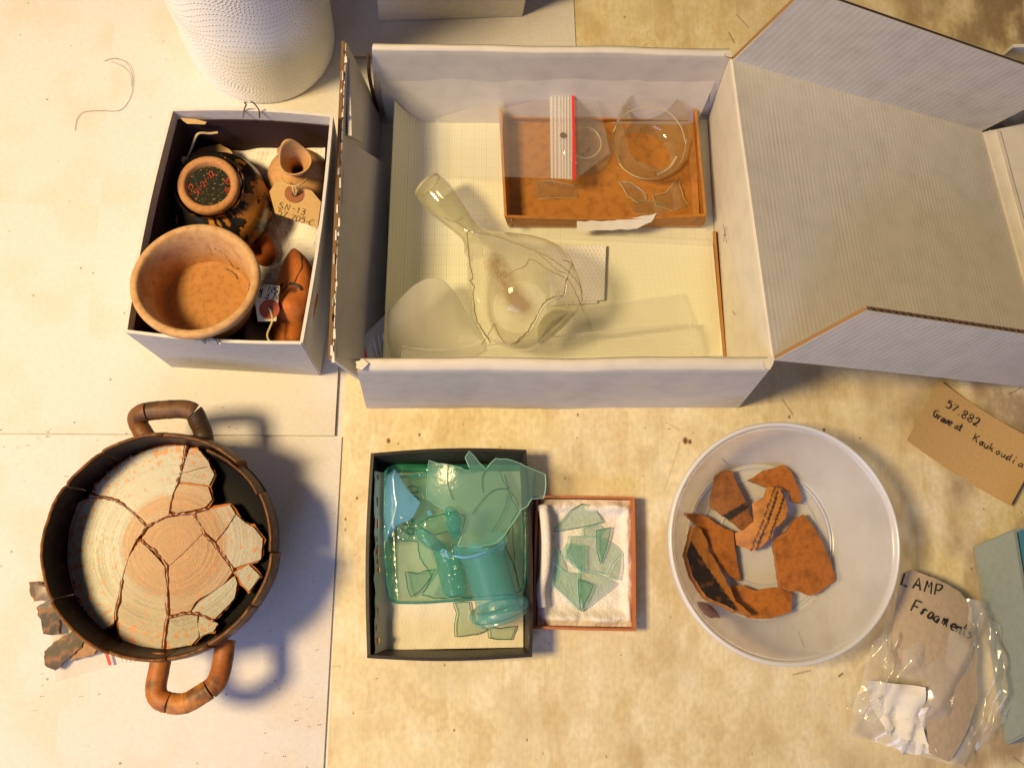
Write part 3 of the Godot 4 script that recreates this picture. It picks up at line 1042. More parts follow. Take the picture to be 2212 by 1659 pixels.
func build_bowl() -> void:
	var bowl := thing("clay_bowl", "pale orange clay bowl with thick flaring rim and cracks, leaning on the box corner", "bowl", at(445, 625, 0.04))
	var rim := at(420, 602, 0.138)
	var s := px_at(420, 602, 0.138)
	var axis := Vector3(-0.03, 1.0, -0.17).normalized()
	var R := 136.0 * s
	var prof := [Vector2(0.0, -0.036), Vector2(0.35 * R, -0.0362), Vector2(0.66 * R, -0.0355), Vector2(0.72 * R, -0.033), Vector2(0.76 * R, -0.026), Vector2(0.785 * R, -0.017), Vector2(0.815 * R, -0.008), Vector2(0.875 * R, -0.0008), Vector2(0.94 * R, 0.0003), Vector2(0.99 * R, -0.001), Vector2(1.0 * R, -0.0045), Vector2(0.96 * R, -0.0085), Vector2(0.85 * R, -0.013), Vector2(0.80 * R, -0.024), Vector2(0.76 * R, -0.036), Vector2(0.66 * R, -0.046), Vector2(0.45 * R, -0.05), Vector2(0.0, -0.05)]
	var wobble := func(pr: Vector2, a: float, _r: int) -> Vector2:
		return Vector2(pr.x * (1.0 + 0.012 * cos(2.0 * a + 0.6)), pr.y + 0.0008 * sin(3.0 * a) * pr.x / R)
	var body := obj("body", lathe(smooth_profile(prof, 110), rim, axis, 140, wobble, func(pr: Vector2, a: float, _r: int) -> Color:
		var n := noise.get_noise_3d(cos(a) * pr.x * 9000.0, pr.y * 9000.0, sin(a) * pr.x * 9000.0)
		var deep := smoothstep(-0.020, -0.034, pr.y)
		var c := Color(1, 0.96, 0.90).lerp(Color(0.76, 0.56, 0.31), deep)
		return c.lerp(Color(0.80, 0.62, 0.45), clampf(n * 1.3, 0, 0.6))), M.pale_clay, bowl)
	var inside := smooth_profile(prof, 110)
	for list in [
		[[433, 494, 0.1395], [437, 508, 0.132], [446, 522, 0.122], [452, 532, 0.112], [466, 545, 0.094]],
		[[452, 532, 0.112], [470, 538, 0.112], [486, 550, 0.113], [497, 566, 0.113], [505, 578, 0.113], [516, 580, 0.120]],
		[[452, 532, 0.112], [456, 545, 0.102], [459, 556, 0.094]],
		[[466, 572, 0.0925], [486, 580, 0.0925], [505, 590, 0.0928], [512, 602, 0.093]]]:
		var pts := path_at(list, 40)
		for k in pts.size():
			pts[k] = hug(pts[k], rim, axis, inside, k)
		var g := Geo.new()
		g.tube(pts, [0.00035], 5)
		obj("crack", g, M.crack, body)

# move a point onto the inside of a turned shape, keeping its line of sight from above
func hug(p: Vector3, base: Vector3, axis: Vector3, prof: Array, k: int) -> Vector3:
	var eye := Vector3(0, EYE, 0)
	var d := (p - eye).normalized()
	var t := (p - eye).length() - 0.05
	var best := p
	for j in 200:
		var q := eye + d * t
		var rel := q - base
		var y := rel.dot(axis)
		var r := (rel - axis * y).length()
		var floor_y := -1.0
		for m in prof.size() / 2 + 2:
			if m + 1 >= prof.size():
				break
			var a: Vector2 = prof[m]
			var b: Vector2 = prof[m + 1]
			if r >= minf(a.x, b.x) and r <= maxf(a.x, b.x) and b.x > a.x:
				floor_y = lerpf(a.y, b.y, (r - a.x) / (b.x - a.x))
				break
		if y <= floor_y + 0.0002:
			best = q
			break
		t += 0.0005
	return best + Vector3(noise.get_noise_2d(k * 160.0, base.x * 900), 0, noise.get_noise_2d(base.z * 900, k * 160.0)) * 0.0009

func build_jug() -> void:
	var jug := thing("small_jug", "small terracotta jug with a pinched beak mouth and ring handle", "jug", at(650, 410, 0.02))
	var top := at(638, 350, 0.108)
	var axis := (top - at(648, 398, 0.05)).normalized()
	var s := px_at(638, 350, 0.108)
	var R := 66.0 * px_at(645, 400, 0.055)
	var prof := smooth_profile([Vector2(9 * s, -0.05), Vector2(13 * s, -0.02), Vector2(19 * s, -0.010), Vector2(26 * s, 0.0), Vector2(30 * s, 0.002), Vector2(31 * s, 0.0), Vector2(23 * s, -0.010), Vector2(18 * s, -0.017), Vector2(24 * s, -0.021), Vector2(0.72 * R, -0.027), Vector2(0.95 * R, -0.038), Vector2(R, -0.052), Vector2(0.88 * R, -0.078), Vector2(0.55 * R, -0.092), Vector2(0.0, -0.093)], 90)
	# the mouth is drawn out to one side into a beak
	var beak := func(pr: Vector2, a: float, _r: int) -> Vector2:
		if pr.y > -0.014:
			var k := smoothstep(-0.014, 0.001, pr.y)
			var b := pow(maxf(0.0, cos(a + 2.05)), 3.0)
			return Vector2(pr.x * (1.0 + k * (0.35 * b - 0.10 * cos(2.0 * (a + 2.05)))), pr.y + k * 0.012 * b)
		return pr
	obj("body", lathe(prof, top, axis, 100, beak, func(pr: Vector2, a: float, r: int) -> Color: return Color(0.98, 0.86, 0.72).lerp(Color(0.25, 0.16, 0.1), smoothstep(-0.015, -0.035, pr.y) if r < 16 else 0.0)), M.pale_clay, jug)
	var h := Geo.new()
	h.tube(path_at([[618, 343, 0.098], [606, 333, 0.095], [602, 326, 0.092], [606, 320, 0.09], [616, 322, 0.085]], 24), [0.0016], 8, Color(0.96, 0.85, 0.72))
	obj("handle", h, M.pale_clay, jug)
	var tagged := thing("string_tag", "buff shipping tag with a brown hole ring, pencilled SN-13 and 57.705-C", "tag", at(640, 445, 0.08))
	var H := 0.092
	obj("card", sherd([[597, 392], [640, 403], [673, 413], [693, 437], [685, 490], [640, 476], [593, 459], [581, 413]], H, 0.0006, {"jag": 0.0, "bend": Vector2(-1.5, 0.0), "tilt": Vector2(0.05, -0.1)}), M.tag_paper, tagged)
	var lie := func(p: Vector3) -> Vector3:
		var c := Vector3(0, 0, 0)
		for a in [[597, 392], [640, 403], [673, 413], [693, 437], [685, 490], [640, 476], [593, 459], [581, 413]]:
			c += at(a[0], a[1], H) / 8.0
		var d := p - c
		return Vector3(p.x, H + 0.0006 + d.x * 0.05 - d.z * 0.1 - 1.5 * d.x * d.x, p.z)
	var along := at(684, 454, H) - at(601, 430, H)
	var upward := at(640, 400, H) - at(630, 440, H)
	obj("writing", write_ink("SN-13", at(600, 448, H), along, upward, 0.0046, 0.0006, lie, 11, 1.45), M.ink, tagged)
	obj("writing", write_ink("57.705-C", at(597, 463, H), at(681, 490, H) - at(597, 463, H), upward, 0.0045, 0.0006, lie, 12, 1.15), M.ink, tagged)
	obj("hole_ring", lathe([Vector2(0.0022, 0), Vector2(0.0075, 0)], lie.call(at(636, 419, H)) + Vector3(0, 0.0002, 0), Vector3.UP, 32), M.ring_brown, tagged)
	obj("hole", lathe([Vector2(0, 0), Vector2(0.0023, 0)], lie.call(at(637, 421, H)) + Vector3(0, 0.0003, 0), Vector3.UP, 24), M.kraft_dark, tagged)
	var st := Geo.new()
	st.tube(path_at([[606, 388, 0.094], [616, 397, 0.097], [632, 402, 0.101], [648, 398, 0.101], [660, 388, 0.097], [664, 378, 0.094]], 30), [0.0007], 6)
	st.tube(path_at([[632, 402, 0.101], [633, 412, 0.099], [637, 421, 0.095]], 12), [0.0008], 6)
	st.tube(path_at([[636, 402, 0.101], [640, 411, 0.099], [638, 421, 0.095]], 12), [0.0007], 6)
	st.tube(path_at([[672, 376, 0.08], [682, 392, 0.078], [688, 412, 0.074]], 12), [0.0006], 6)
	obj("string", st, M.string, tagged)

func build_lamp() -> void:
	var lamp := thing("clay_lamp", "orange clay lamp fragment with a nose-like knob and dark marks, against the box wall", "lamp fragment", at(635, 660, 0.02))
	# a keeled body: cross-sections along its length, each a skewed oval
	var spine := [[634, 545, 0.070, 8, 8], [637, 565, 0.082, 22, 20], [641, 595, 0.090, 34, 32], [640, 630, 0.094, 40, 38], [635, 662, 0.096, 41, 40], [630, 690, 0.094, 38, 36], [627, 715, 0.088, 35, 32], [624, 738, 0.082, 30, 28]]
	var pts := []
	var wide := []
	var tall := []
	for a in spine:
		pts.append(at(a[0], a[1], a[2]))
		wide.append(Vector3(a[3], a[4], 0))
	var c := curve(pts, 70)
	var w := curve(wide, 70)
	var g := Geo.new()
	var rows := []
	var cols := []
	var s := px_at(635, 650, 0.09)
	for k in c.size():
		var t: Vector3 = (c[mini(k + 1, 70)] - c[maxi(k - 1, 0)]).normalized()
		var ex := t.cross(Vector3.UP).normalized()
		var ey := ex.cross(t)
		var row := PackedVector3Array()
		var crow := PackedColorArray()
		for j in 61:
			var a := TAU * j / 60.0
			var keel := 0.22 * pow(maxf(0.0, cos(a - PI * 0.58)), 6.0)
			var nose := 0.62 * exp(-pow((k - 43.0) / 4.5, 2.0)) * pow(maxf(0.0, cos(a - PI * 0.5)), 10.0)
			var dent := -0.16 * exp(-pow((k - 54.0) / 4.0, 2.0)) * pow(maxf(0.0, cos(a - PI * 0.45)), 4.0)
			var r := 1.0 + keel + nose + dent + 0.04 * noise.get_noise_3d(cos(a) * 60, sin(a) * 60, k * 6.0)
			row.append(c[k] + (ex * cos(a) * w[k].x * 1.12 + ey * sin(a) * w[k].y) * s * r)
			var mark := smoothstep(0.86, 0.92, cos(a - PI * 0.46)) * exp(-pow((k - 35.0) / 1.6, 2.0)) * (1.0 if sin(a * 9.0) > -0.3 else 0.0)
			crow.append(Color(1, 0.94, 0.86).lerp(Color(0.12, 0.1, 0.12), clampf(mark * 1.4, 0, 0.9)))
		rows.append(row)
		cols.append(crow)
	g.grid(rows, true, cols)
	var body := obj("body", g, M.red_clay, lamp)
	var crack := Geo.new()
	var line := []
	for q in [[10, 0.70], [16, 0.66], [22, 0.60], [27, 0.56], [31, 0.50], [33, 0.42], [36, 0.34]]:
		var k: int = q[0]
		var j := int(60 * q[1] * 0.5)
		line.append(rows[k][j] + Vector3(0, 0.0002, 0))
	crack.tube(curve(line, 30), [0.0004], 5)
	obj("crack", crack, M.crack, body)
	for m in [[[31, 13], [32, 15], [33, 17], [35, 18]], [[30, 10], [31, 9], [33, 8]]]:
		var stroke := Geo.new()
		var sp := []
		for q in m:
			sp.append(rows[q[0]][q[1]] + Vector3(0, 0.0001, 0))
		stroke.tube(curve(sp, 12), [0.0006, 0.001, 0.0014, 0.0012], 6)
		obj("dark_mark", stroke, M.ink, body)
	var mouth := Geo.new()
	mouth.tube(path_at([[592, 741, 0.080], [604, 716, 0.088], [612, 706, 0.09], [620, 718, 0.086], [622, 740, 0.078]], 20), [0.002], 8, Color(0.3, 0.2, 0.15))
	obj("broken_edge", mouth, M.red_clay, lamp)
	var tagged := thing("string_tag", "cream tag inscribed SN.598 and FILL upside down, red hole ring, beside orange lamp fragment", "tag", at(575, 655, 0.085))
	var H := 0.121
	obj("card", sherd([[545, 611], [604, 618], [596, 694], [556, 694]], H, 0.0006, {"jag": 0.0}), M.cream_tag, tagged)
	obj("hole_ring", lathe([Vector2(0.0012, 0), Vector2(0.0072, 0)], at(581, 668, H + 0.0006), Vector3.UP, 32), M.ring_red, tagged)
	obj("hole", lathe([Vector2(0, 0), Vector2(0.0014, 0)], at(585, 668, H + 0.0008), Vector3.UP, 20), M.kraft_dark, tagged)
	var lie := func(p: Vector3) -> Vector3: return Vector3(p.x, H + 0.0007, p.z)
	var along := at(547, 619, H) - at(600, 626, H)
	var upward := at(570, 660, H) - at(572, 620, H)
	obj("writing", write_ink("SN.598", at(602, 621, H), along, upward, 0.0048, 0.0007, lie, 21, 1.05), M.ink_blue, tagged)
	obj("writing", write_ink("N.FILL", at(602, 634, H), along, upward, 0.0048, 0.0007, lie, 22, 1.05), M.ink_blue, tagged)
	var st := Geo.new()
	st.tube(path_at([[583, 668, 0.1222], [588, 690, 0.121], [583, 706, 0.117], [577, 722, 0.115], [580, 735, 0.118], [588, 741, 0.12]], 30), [0.0008], 6)
	obj("string", st, M.string, tagged)

func from_zoom(list: Array, x0: float, y0: float, k: float) -> Array:
	var out := []
	for a in list:
		out.append([x0 + a[0] * k, y0 + a[1] * k])
	return out

# ------------------------------------------------------------------ the mended two-handled cup
func build_kylix() -> void:
	var cup := thing("mended_cup", "large black glazed two-handled cup mended from sherds, silvery brown floor showing joints", "cup", at(400, 1170, 0))
	var H := 0.082
	var rim := at(342, 1178, H)
	var C := Vector3(rim.x, 0, rim.z)
	var R := 249.0 * px_at(342, 1178, H)
	var FL := 0.045                                        # height of the cup's floor
	var FR := 216.0 * px_at(375, 1178, FL)
	# foot and bowl below the floor, dark inside
	var foot := smooth_profile([Vector2(0.0, 0.030), Vector2(0.6 * R, 0.033), Vector2(0.9 * R, 0.040), Vector2(0.955 * R, 0.044), Vector2(0.97 * R, 0.040), Vector2(0.86 * R, 0.028), Vector2(0.4 * R, 0.014), Vector2(0.36 * R, 0.008), Vector2(0.46 * R, 0.003), Vector2(0.47 * R, 0.0)], 70)
	obj("bowl", lathe(foot, C, Vector3.UP, 120, null, func(pr: Vector2, _a, r) -> Color: return Color(0.006, 0.004, 0.004) if r < 22 else Color(0.03, 0.018, 0.012)), M.dark_glaze, cup)
	# wall sherds: [from angle, to angle, top height, radius factor]; angles run from +x towards the near side
	var parts := [[4, 33, 0.079, 1.0], [33, 62, 0.081, 0.995], [62, 83, 0.0815, 1.004], [83, 112, 0.082, 1.0], [112, 152, 0.083, 1.003], [152, 212, 0.083, 0.999], [212, 236, 0.082, 1.0], [236, 268, 0.083, 1.006], [268, 311, 0.083, 1.0], [290, 330, 0.068, 0.945], [330, 364, 0.070, 0.965]]
	for p in parts:
		var top: float = p[2]
		var k: float = p[3]
		var prof := smooth_profile([Vector2(0.925 * R, 0.040), Vector2(0.955 * R, lerpf(0.04, top, 0.45)), Vector2(0.962 * R, lerpf(0.04, top, 0.85)), Vector2(0.966 * R, top - 0.001), Vector2(0.983 * R, top + 0.0006), Vector2(1.0 * R, top - 0.001), Vector2(1.022 * R, lerpf(0.04, top, 0.7)), Vector2(1.025 * R, lerpf(0.04, top, 0.4)), Vector2(0.985 * R, 0.040)], 40)
		var a0 := deg_to_rad(p[0] + 0.35)
		var a1 := deg_to_rad(p[1] - 0.35)
		var seg := int((p[1] - p[0]) * 1.0)
		var shape := func(pr: Vector2, a: float, _r: int) -> Vector2:
			var chip := 0.0
			for e in [a0, a1]:
				chip += 0.0022 * exp(-pow((a - e) / 0.018, 2.0)) * smoothstep(0.06, 0.08, pr.y)
			return Vector2(pr.x * k + 0.0006 * noise.get_noise_2d(a * 260.0, top * 90000.0), pr.y - chip - 0.0007 * noise.get_noise_2d(a * 1600.0, 3.0) * smoothstep(0.06, 0.08, pr.y))
		var paint := func(pr: Vector2, a: float, r: int) -> Color:
			var n := noise.get_noise_3d(cos(a) * 700.0, sin(a) * 700.0, pr.y * 9000.0)
			if r < 17:
				return Color(0.016, 0.010, 0.010).lerp(Color(0.12, 0.06, 0.02), clampf(n * 2.0 - 0.5, 0, 0.5))
			if r < 26:
				return Color(0.20, 0.085, 0.028).lerp(Color(0.10, 0.05, 0.022), clampf(n * 1.6 + 0.3, 0, 1))
			return Color(0.075, 0.038, 0.018).lerp(Color(0.22, 0.09, 0.03), clampf(n * 1.8, 0, 1))
		var g := lathe(prof, C, Vector3.UP, maxi(seg, 8), shape, paint, a0, a1)
		# broken ends
		for e in [0, maxi(seg, 8)]:
			var n := maxi(seg, 8) + 1
			for r in range(0, 19):
				g.quad(g.v[r * n + e], g.v[(r + 1) * n + e], g.v[(39 - r) * n + e], g.v[(40 - r) * n + e], Color(0.25, 0.10, 0.03))
		obj("rim_sherd", g, M.rim_glaze, cup)
	# floor sherds
	var hub := at(375, 1178, FL)
	var wheel := func(silver: float, seed_: int) -> Callable:
		return func(q: Vector2, side: int, mid: Vector2) -> Color:
			if side < 0:
				return Color(0.12, 0.05, 0.02)
			var d := q + mid - Vector2(hub.x, hub.z)
			var r := d.length() / FR
			var a := d.angle()
			var wob := r + 0.008 * sin(a * 2.0 + 1.0) + 0.006 * noise.get_noise_2d(a * 90.0, r * 300.0)
			var rings := noise.get_noise_2d(wob * 3600.0, 5.0 + a * 7.0) * 1.3
			var fine := noise.get_noise_2d(wob * 9000.0, 90.0 + a * 14.0) * 1.2
			var big := noise.get_noise_3d(q.x * 1500.0, q.y * 1500.0, seed_ * 90.0)
			var tan_ := Color(0.27, 0.125, 0.040)
			var met := Color(0.30, 0.305, 0.27)
			var band := smoothstep(0.47, 0.56, r + 0.025 * big) * silver
			var c := tan_.lerp(met, clampf(band + (0.35 * rings + 0.2) * silver, 0, 1))
			c = c.lerp(Color(0.11, 0.080, 0.045), clampf(0.5 * rings + 0.5 * fine + 0.5 * big - 0.02, 0, 0.6))
			c = c.lerp(Color(0.46, 0.44, 0.35), clampf(-0.5 * fine - 0.2 * rings - 0.1, 0, 0.35) * (0.4 + 0.6 * band))
			c = c.lerp(Color(0.40, 0.135, 0.025), smoothstep(0.30, 0.33, 0.7 * noise.get_noise_2d(q.x * 14000.0 + seed_ * 77.0, q.y * 14000.0) + 0.26 * smoothstep(0.72, 1.0, r) + 0.10 * fine - 0.05) * 0.9)
			return c
	var sherds := [
		[[[338, 478], [372, 425], [420, 380], [500, 318], [600, 264], [700, 240], [808, 238], [806, 290], [772, 400], [732, 490], [720, 572], [618, 622], [562, 568], [510, 525], [455, 495]], 1.0],
		[[[245, 580], [285, 515], [335, 490], [400, 495], [455, 503], [500, 530], [560, 582], [608, 632], [560, 700], [530, 760], [500, 860], [475, 990], [452, 1100], [400, 1132], [370, 1125], [300, 1040], [250, 930], [228, 800], [232, 680]], 1.0],
		[[[582, 700], [620, 735], [700, 822], [712, 950], [708, 1100], [690, 1225], [600, 1222], [500, 1188], [482, 1150], [472, 1060], [495, 900], [525, 780]], 0.55],
		[[[622, 640], [665, 608], [720, 585], [838, 570], [888, 660], [950, 735], [1032, 850], [990, 905], [930, 950], [858, 990], [820, 1045], [728, 1063], [725, 950], [710, 812], [650, 740], [590, 692]], 0.25],
		[[[850, 568], [930, 545], [1018, 524], [1043, 570], [1000, 640], [948, 700], [893, 650]], 0.45],
		[[[1047, 572], [1090, 610], [1130, 632], [1178, 690], [1168, 790], [1100, 812], [1040, 830], [990, 770], [953, 706], [1003, 645]], 0.7],
		[[[820, 255], [858, 250], [910, 310], [940, 380], [915, 430], [840, 420], [775, 412], [792, 345]], 0.6],
		[[[772, 422], [840, 428], [912, 438], [930, 500], [893, 538], [830, 552], [760, 565], [724, 552], [742, 480]], 0.2],
		[[[1043, 850], [1110, 816], [1165, 872], [1138, 910], [1110, 945], [1075, 905]], 0.9],
		[[[832, 1043], [868, 995], [990, 910], [1040, 872], [1052, 905], [1040, 980], [968, 1055], [942, 1080], [870, 1058]], 0.85],
		[[[724, 1078], [800, 1058], [858, 1062], [866, 1165], [830, 1205], [700, 1228], [714, 1150]], 0.7],
		[[[868, 1066], [920, 1080], [962, 1102], [935, 1140], [872, 1165], [862, 1120]], 0.8]]
	var grooves := func(q: Vector2) -> float:                # the potter's wheel marks
		var d := q - Vector2(hub.x, hub.z)
		var r := d.length() / FR
		var a := d.angle()
		return 0.000032 * noise.get_noise_2d((r + 0.008 * sin(a * 2.0 + 1.0)) * 3600.0, 5.0 + a * 7.0) + 0.000022 * noise.get_noise_2d(r * 8000.0, 50.0 + a * 5.0)
	var slope := 0.018
	var number := 0
	for s in sherds:
		number += 1
		var outline := from_zoom(s[0], 46.0, 858.0, 0.4435)
		var mid := Vector2.ZERO
		for a in outline:
			var q := at(a[0], a[1], FL)
			mid += Vector2(q.x, q.z) / outline.size()
		var rim_rise := Vector2(mid.x - hub.x, mid.y - hub.z) * 0.12 + Vector2(rng.randf_range(-1, 1), rng.randf_range(-1, 1)) * slope
		var tone: Callable = wheel.call(s[1], number)
		var paint := func(q: Vector2, side: int) -> Color: return tone.call(q, side, mid)
		obj("floor_sherd", sherd(outline, FL + mid.distance_squared_to(Vector2(hub.x, hub.z)) * 0.3, 0.005, {"jag": 0.0002, "step": 0.00085, "bend": Vector2(0.15, 0.15), "tilt": rim_rise * 0.5, "relief": grooves, "paint": paint, "edge": Color(0.40, 0.14, 0.035)}), [M.cup_floor, M.red_clay], cup)
		# the orange core of the clay shows round the chipped edges
		var centre := Vector2.ZERO
		for a in outline:
			centre += Vector2(a[0], a[1]) / outline.size()
		var wider := []
		for a in outline:
			var d := Vector2(a[0], a[1]) - centre
			d += d.normalized() * (4.2 + 5.0 * noise.get_noise_2d(a[0] * 40.0, a[1] * 40.0))
			wider.append([centre.x + d.x, centre.y + d.y])
		obj("clay_core", sherd(wider, FL + mid.distance_squared_to(Vector2(hub.x, hub.z)) * 0.3 - 0.0016, 0.004, {"jag": 0.0009, "step": 0.003, "bend": Vector2(0.15, 0.15), "tilt": rim_rise * 0.5}), M.red_clay, cup)
	# brown glue that fills the joints
	var joints := [
		[[338, 478], [400, 490], [455, 499], [505, 527], [562, 575], [612, 628]],
		[[808, 238], [790, 330], [770, 400], [735, 485], [722, 565]],
		[[612, 628], [670, 600], [722, 575], [780, 568], [845, 562], [905, 542]],
		[[615, 630], [560, 695], [528, 765], [500, 870], [478, 990], [462, 1085]],
		[[585, 695], [640, 740], [706, 818], [715, 950], [715, 1070], [695, 1225]],
		[[845, 565], [890, 655], [950, 722], [1000, 785], [1036, 845]],
		[[720, 1072], [790, 1056], [850, 1055], [940, 1085]]]
	for j in joints:
		var pts := []
		for a in from_zoom(j, 46.0, 858.0, 0.4435):
			var p := at(a[0], a[1], FL)
			pts.append(p + Vector3(0, 0.0012 + (p - hub).length_squared() * 0.3, 0))
		var path := curve(pts, pts.size() * 9)
		for q in path.size():
			path[q] += Vector3(noise.get_noise_2d(q * 20.0, j[0][0]), 0, noise.get_noise_2d(j[0][0], q * 20.0)) * 0.0010
		var g := Geo.new()
		var fat := []
		for q in path.size():
			fat.append(0.0018 + 0.0007 * noise.get_noise_2d(q * 20.0, j[0][1]))
		g.tube(path, fat, 8)
		obj("glue_joint", g, M.glue, cup)
	for thin in [[[893, 655], [850, 700], [790, 760], [712, 830]], [[1043, 575], [1000, 640], [950, 705]], [[990, 908], [930, 950], [860, 990], [825, 1045]], [[775, 378], [840, 358], [905, 340]]]:
		var pts := []
		for a in from_zoom(thin, 46.0, 858.0, 0.4435):
			var p := at(a[0], a[1], FL)
			pts.append(p + Vector3(0, 0.0026 + (p - hub).length_squared() * 0.3, 0))
		var g := Geo.new()
		g.tube(curve(pts, 20), [0.0003], 5)
		obj("crack", g, M.glue, cup)
	# gloss resin lump run down the left side of the floor
	for drip in [[[258, 895], [272, 960], [300, 1020], [340, 1080], [372, 1118]], [[345, 468], [380, 415], [450, 350], [540, 285]]]:
		var g := Geo.new()
		var pts := []
		for a in from_zoom(drip, 46.0, 858.0, 0.4435):
			pts.append(at(a[0], a[1], FL + 0.002))
		var path := curve(pts, 40)
		var fat := []
		for q in path.size():
			fat.append(0.0016 + 0.0011 * noise.get_noise_2d(q * 80.0, drip[0][0]))
		g.tube(path, fat, 7)
		obj("glue_joint", g, M.glue, cup)
	var handles := [
		[[[315, 945, .060], [300, 920, .061], [296, 902, .064], [310, 891, .068], [345, 886, .070], [395, 884, .070], [418, 892, .069], [428, 912, .066], [436, 930, .063], [441, 955, .061]], 0.0071, [Color(0.20, 0.085, 0.03), Color(0.16, 0.075, 0.03), Color(0.06, 0.032, 0.018)]],
		[[[349, 1412, .058], [343, 1445, .060], [336, 1486, .062], [344, 1510, .064], [374, 1520, .065], [402, 1518, .065], [434, 1500, .065], [460, 1482, .064], [472, 1462, .062], [480, 1430, .058], [486, 1383, .055]], 0.0074, [Color(0.40, 0.14, 0.032), Color(0.54, 0.22, 0.05), Color(0.36, 0.12, 0.028)]]]
	for h in handles:
		var path := path_at(h[0], 90)
		var cuts := [0, 34, 60, 90]
		for k in 3:
			var bit := path.slice(cuts[k], cuts[k + 1] + (0 if k < 2 else 1))
			var g := Geo.new()
			var fat := []
			for q in bit.size():
				fat.append(h[1] * (1.0 + 0.04 * noise.get_noise_2d(q * 60.0, k * 99.0)))
			g.tube(bit, fat, 18, h[2][k])
			var n := g.v.size()
			for q in n:
				var p := g.v[q]
				var f := noise.get_noise_3d(p.x * 5200.0, p.y * 5200.0, p.z * 5200.0)
				g.c[q] = g.c[q].lerp(Color(0.05, 0.028, 0.016), clampf(f * 2.2 - 0.1, 0, 0.75))
			obj("handle_sherd", g, M.painted, cup)
	# small bag of loose sherds pushed under the cup
	var tone := func(c: Color) -> Callable:
		return func(q: Vector2, _s: int) -> Color: return c.lerp(Color(0.30, 0.13, 0.05), clampf(noise.get_noise_2d(q.x * 11000.0, q.y * 11000.0 + c.r * 900.0) * 2.0, 0, 0.8))
	var loose := [
		["dark brown handle sherd lying uppermost left of the mended cup", [[64, 1260], [80, 1254], [108, 1270], [118, 1290], [104, 1300], [76, 1296], [66, 1282]], 0.007, Color(0.09, 0.045, 0.02)],
		["squarish black sherd under the left rim of the mended cup", [[79, 1312], [110, 1298], [140, 1306], [142, 1330], [128, 1340], [130, 1368], [94, 1370], [90, 1340]], 0.006, Color(0.035, 0.024, 0.02)],
		["long brown sherd with black end inside the zip bag below the cup", [[97, 1405], [122, 1386], [160, 1358], [186, 1375], [178, 1398], [146, 1420], [120, 1448], [98, 1436]], 0.006, Color(0.07, 0.045, 0.03)],
		["tan triangular sherd nearest the red line of the zip bag", [[150, 1424], [186, 1388], [208, 1392], [206, 1412], [184, 1420]], 0.004, Color(0.36, 0.19, 0.075)]]
	for s in loose:
		tag(obj("pottery_sherd", sherd(s[1], s[2], 0.006, {"jag": 0.0009, "step": 0.0015, "bend": Vector2(-3, -4), "paint": tone.call(s[3]), "edge": Color(0.22, 0.10, 0.04)}), M.painted), s[0], "sherd", "loose sherds bagged beside the mended cup")
	var bag := thing("zip_bag", "tiny clear zip bag with a red line, lying under the mended cup's handle", "plastic bag", at(180, 1430, 0))
	obj("film", card([[70, 1262, 0.012], [330, 1330, 0.003], [320, 1412, 0.003], [113, 1476, 0.002]], 24, 20, 0.0, 0.002, 18.0), M.film, bag)
	obj("red_line", card([[221, 1398, 0.005], [227, 1396, 0.005], [240, 1436, 0.004], [234, 1438, 0.004]], 2, 6, 0.0005), M.red_line, bag)
	for k in 4:
		obj("zip_ridge", card([[240 + k * 9, 1396, 0.004], [242 + k * 9, 1396, 0.004], [254 + k * 9, 1432, 0.004], [252 + k * 9, 1432, 0.004]], 2, 4, 0.0004), M.film_thick, bag)

# ------------------------------------------------------------------ glass in trays
func tray_walls(box: Node3D, t: Array, H: float, thick: float, m: Material, bow: float, low: Array = []) -> void:
	var names := ["back_wall", "right_wall", "front_wall", "left_wall"]
	var mid := (at(t[0][0], t[0][1], H) + at(t[2][0], t[2][1], H)) / 2.0
	for k in 4:
		var j := (k + 1) % 4
		var p0 := at(t[k][0], t[k][1], H)
		var p1 := at(t[j][0], t[j][1], H)
		var along := (p1 - p0).normalized()
		var inward := mid - (p0 + p1) / 2.0
		inward = (inward - along * inward.dot(along)).normalized()
		var q0 := at(low[k][0], low[k][1], 0.001) if low else Vector3(p0.x, 0, p0.z)
		var q1 := at(low[j][0], low[j][1], 0.001) if low else Vector3(p1.x, 0, p1.z)
		var bend := func(q: Vector3, u: float, w: float, _a: Vector3) -> Vector3:
			return q - inward * bow * sin(PI * u) * (0.4 + 0.6 * w)
		obj(names[k], patch([q0 + along * thick * 0.5, q1 + along * thick * 0.5, p1 + along * thick * 0.5, p0 + along * thick * 0.5], 12, 4, thick, 0.0, 1.0, bend), m, box)

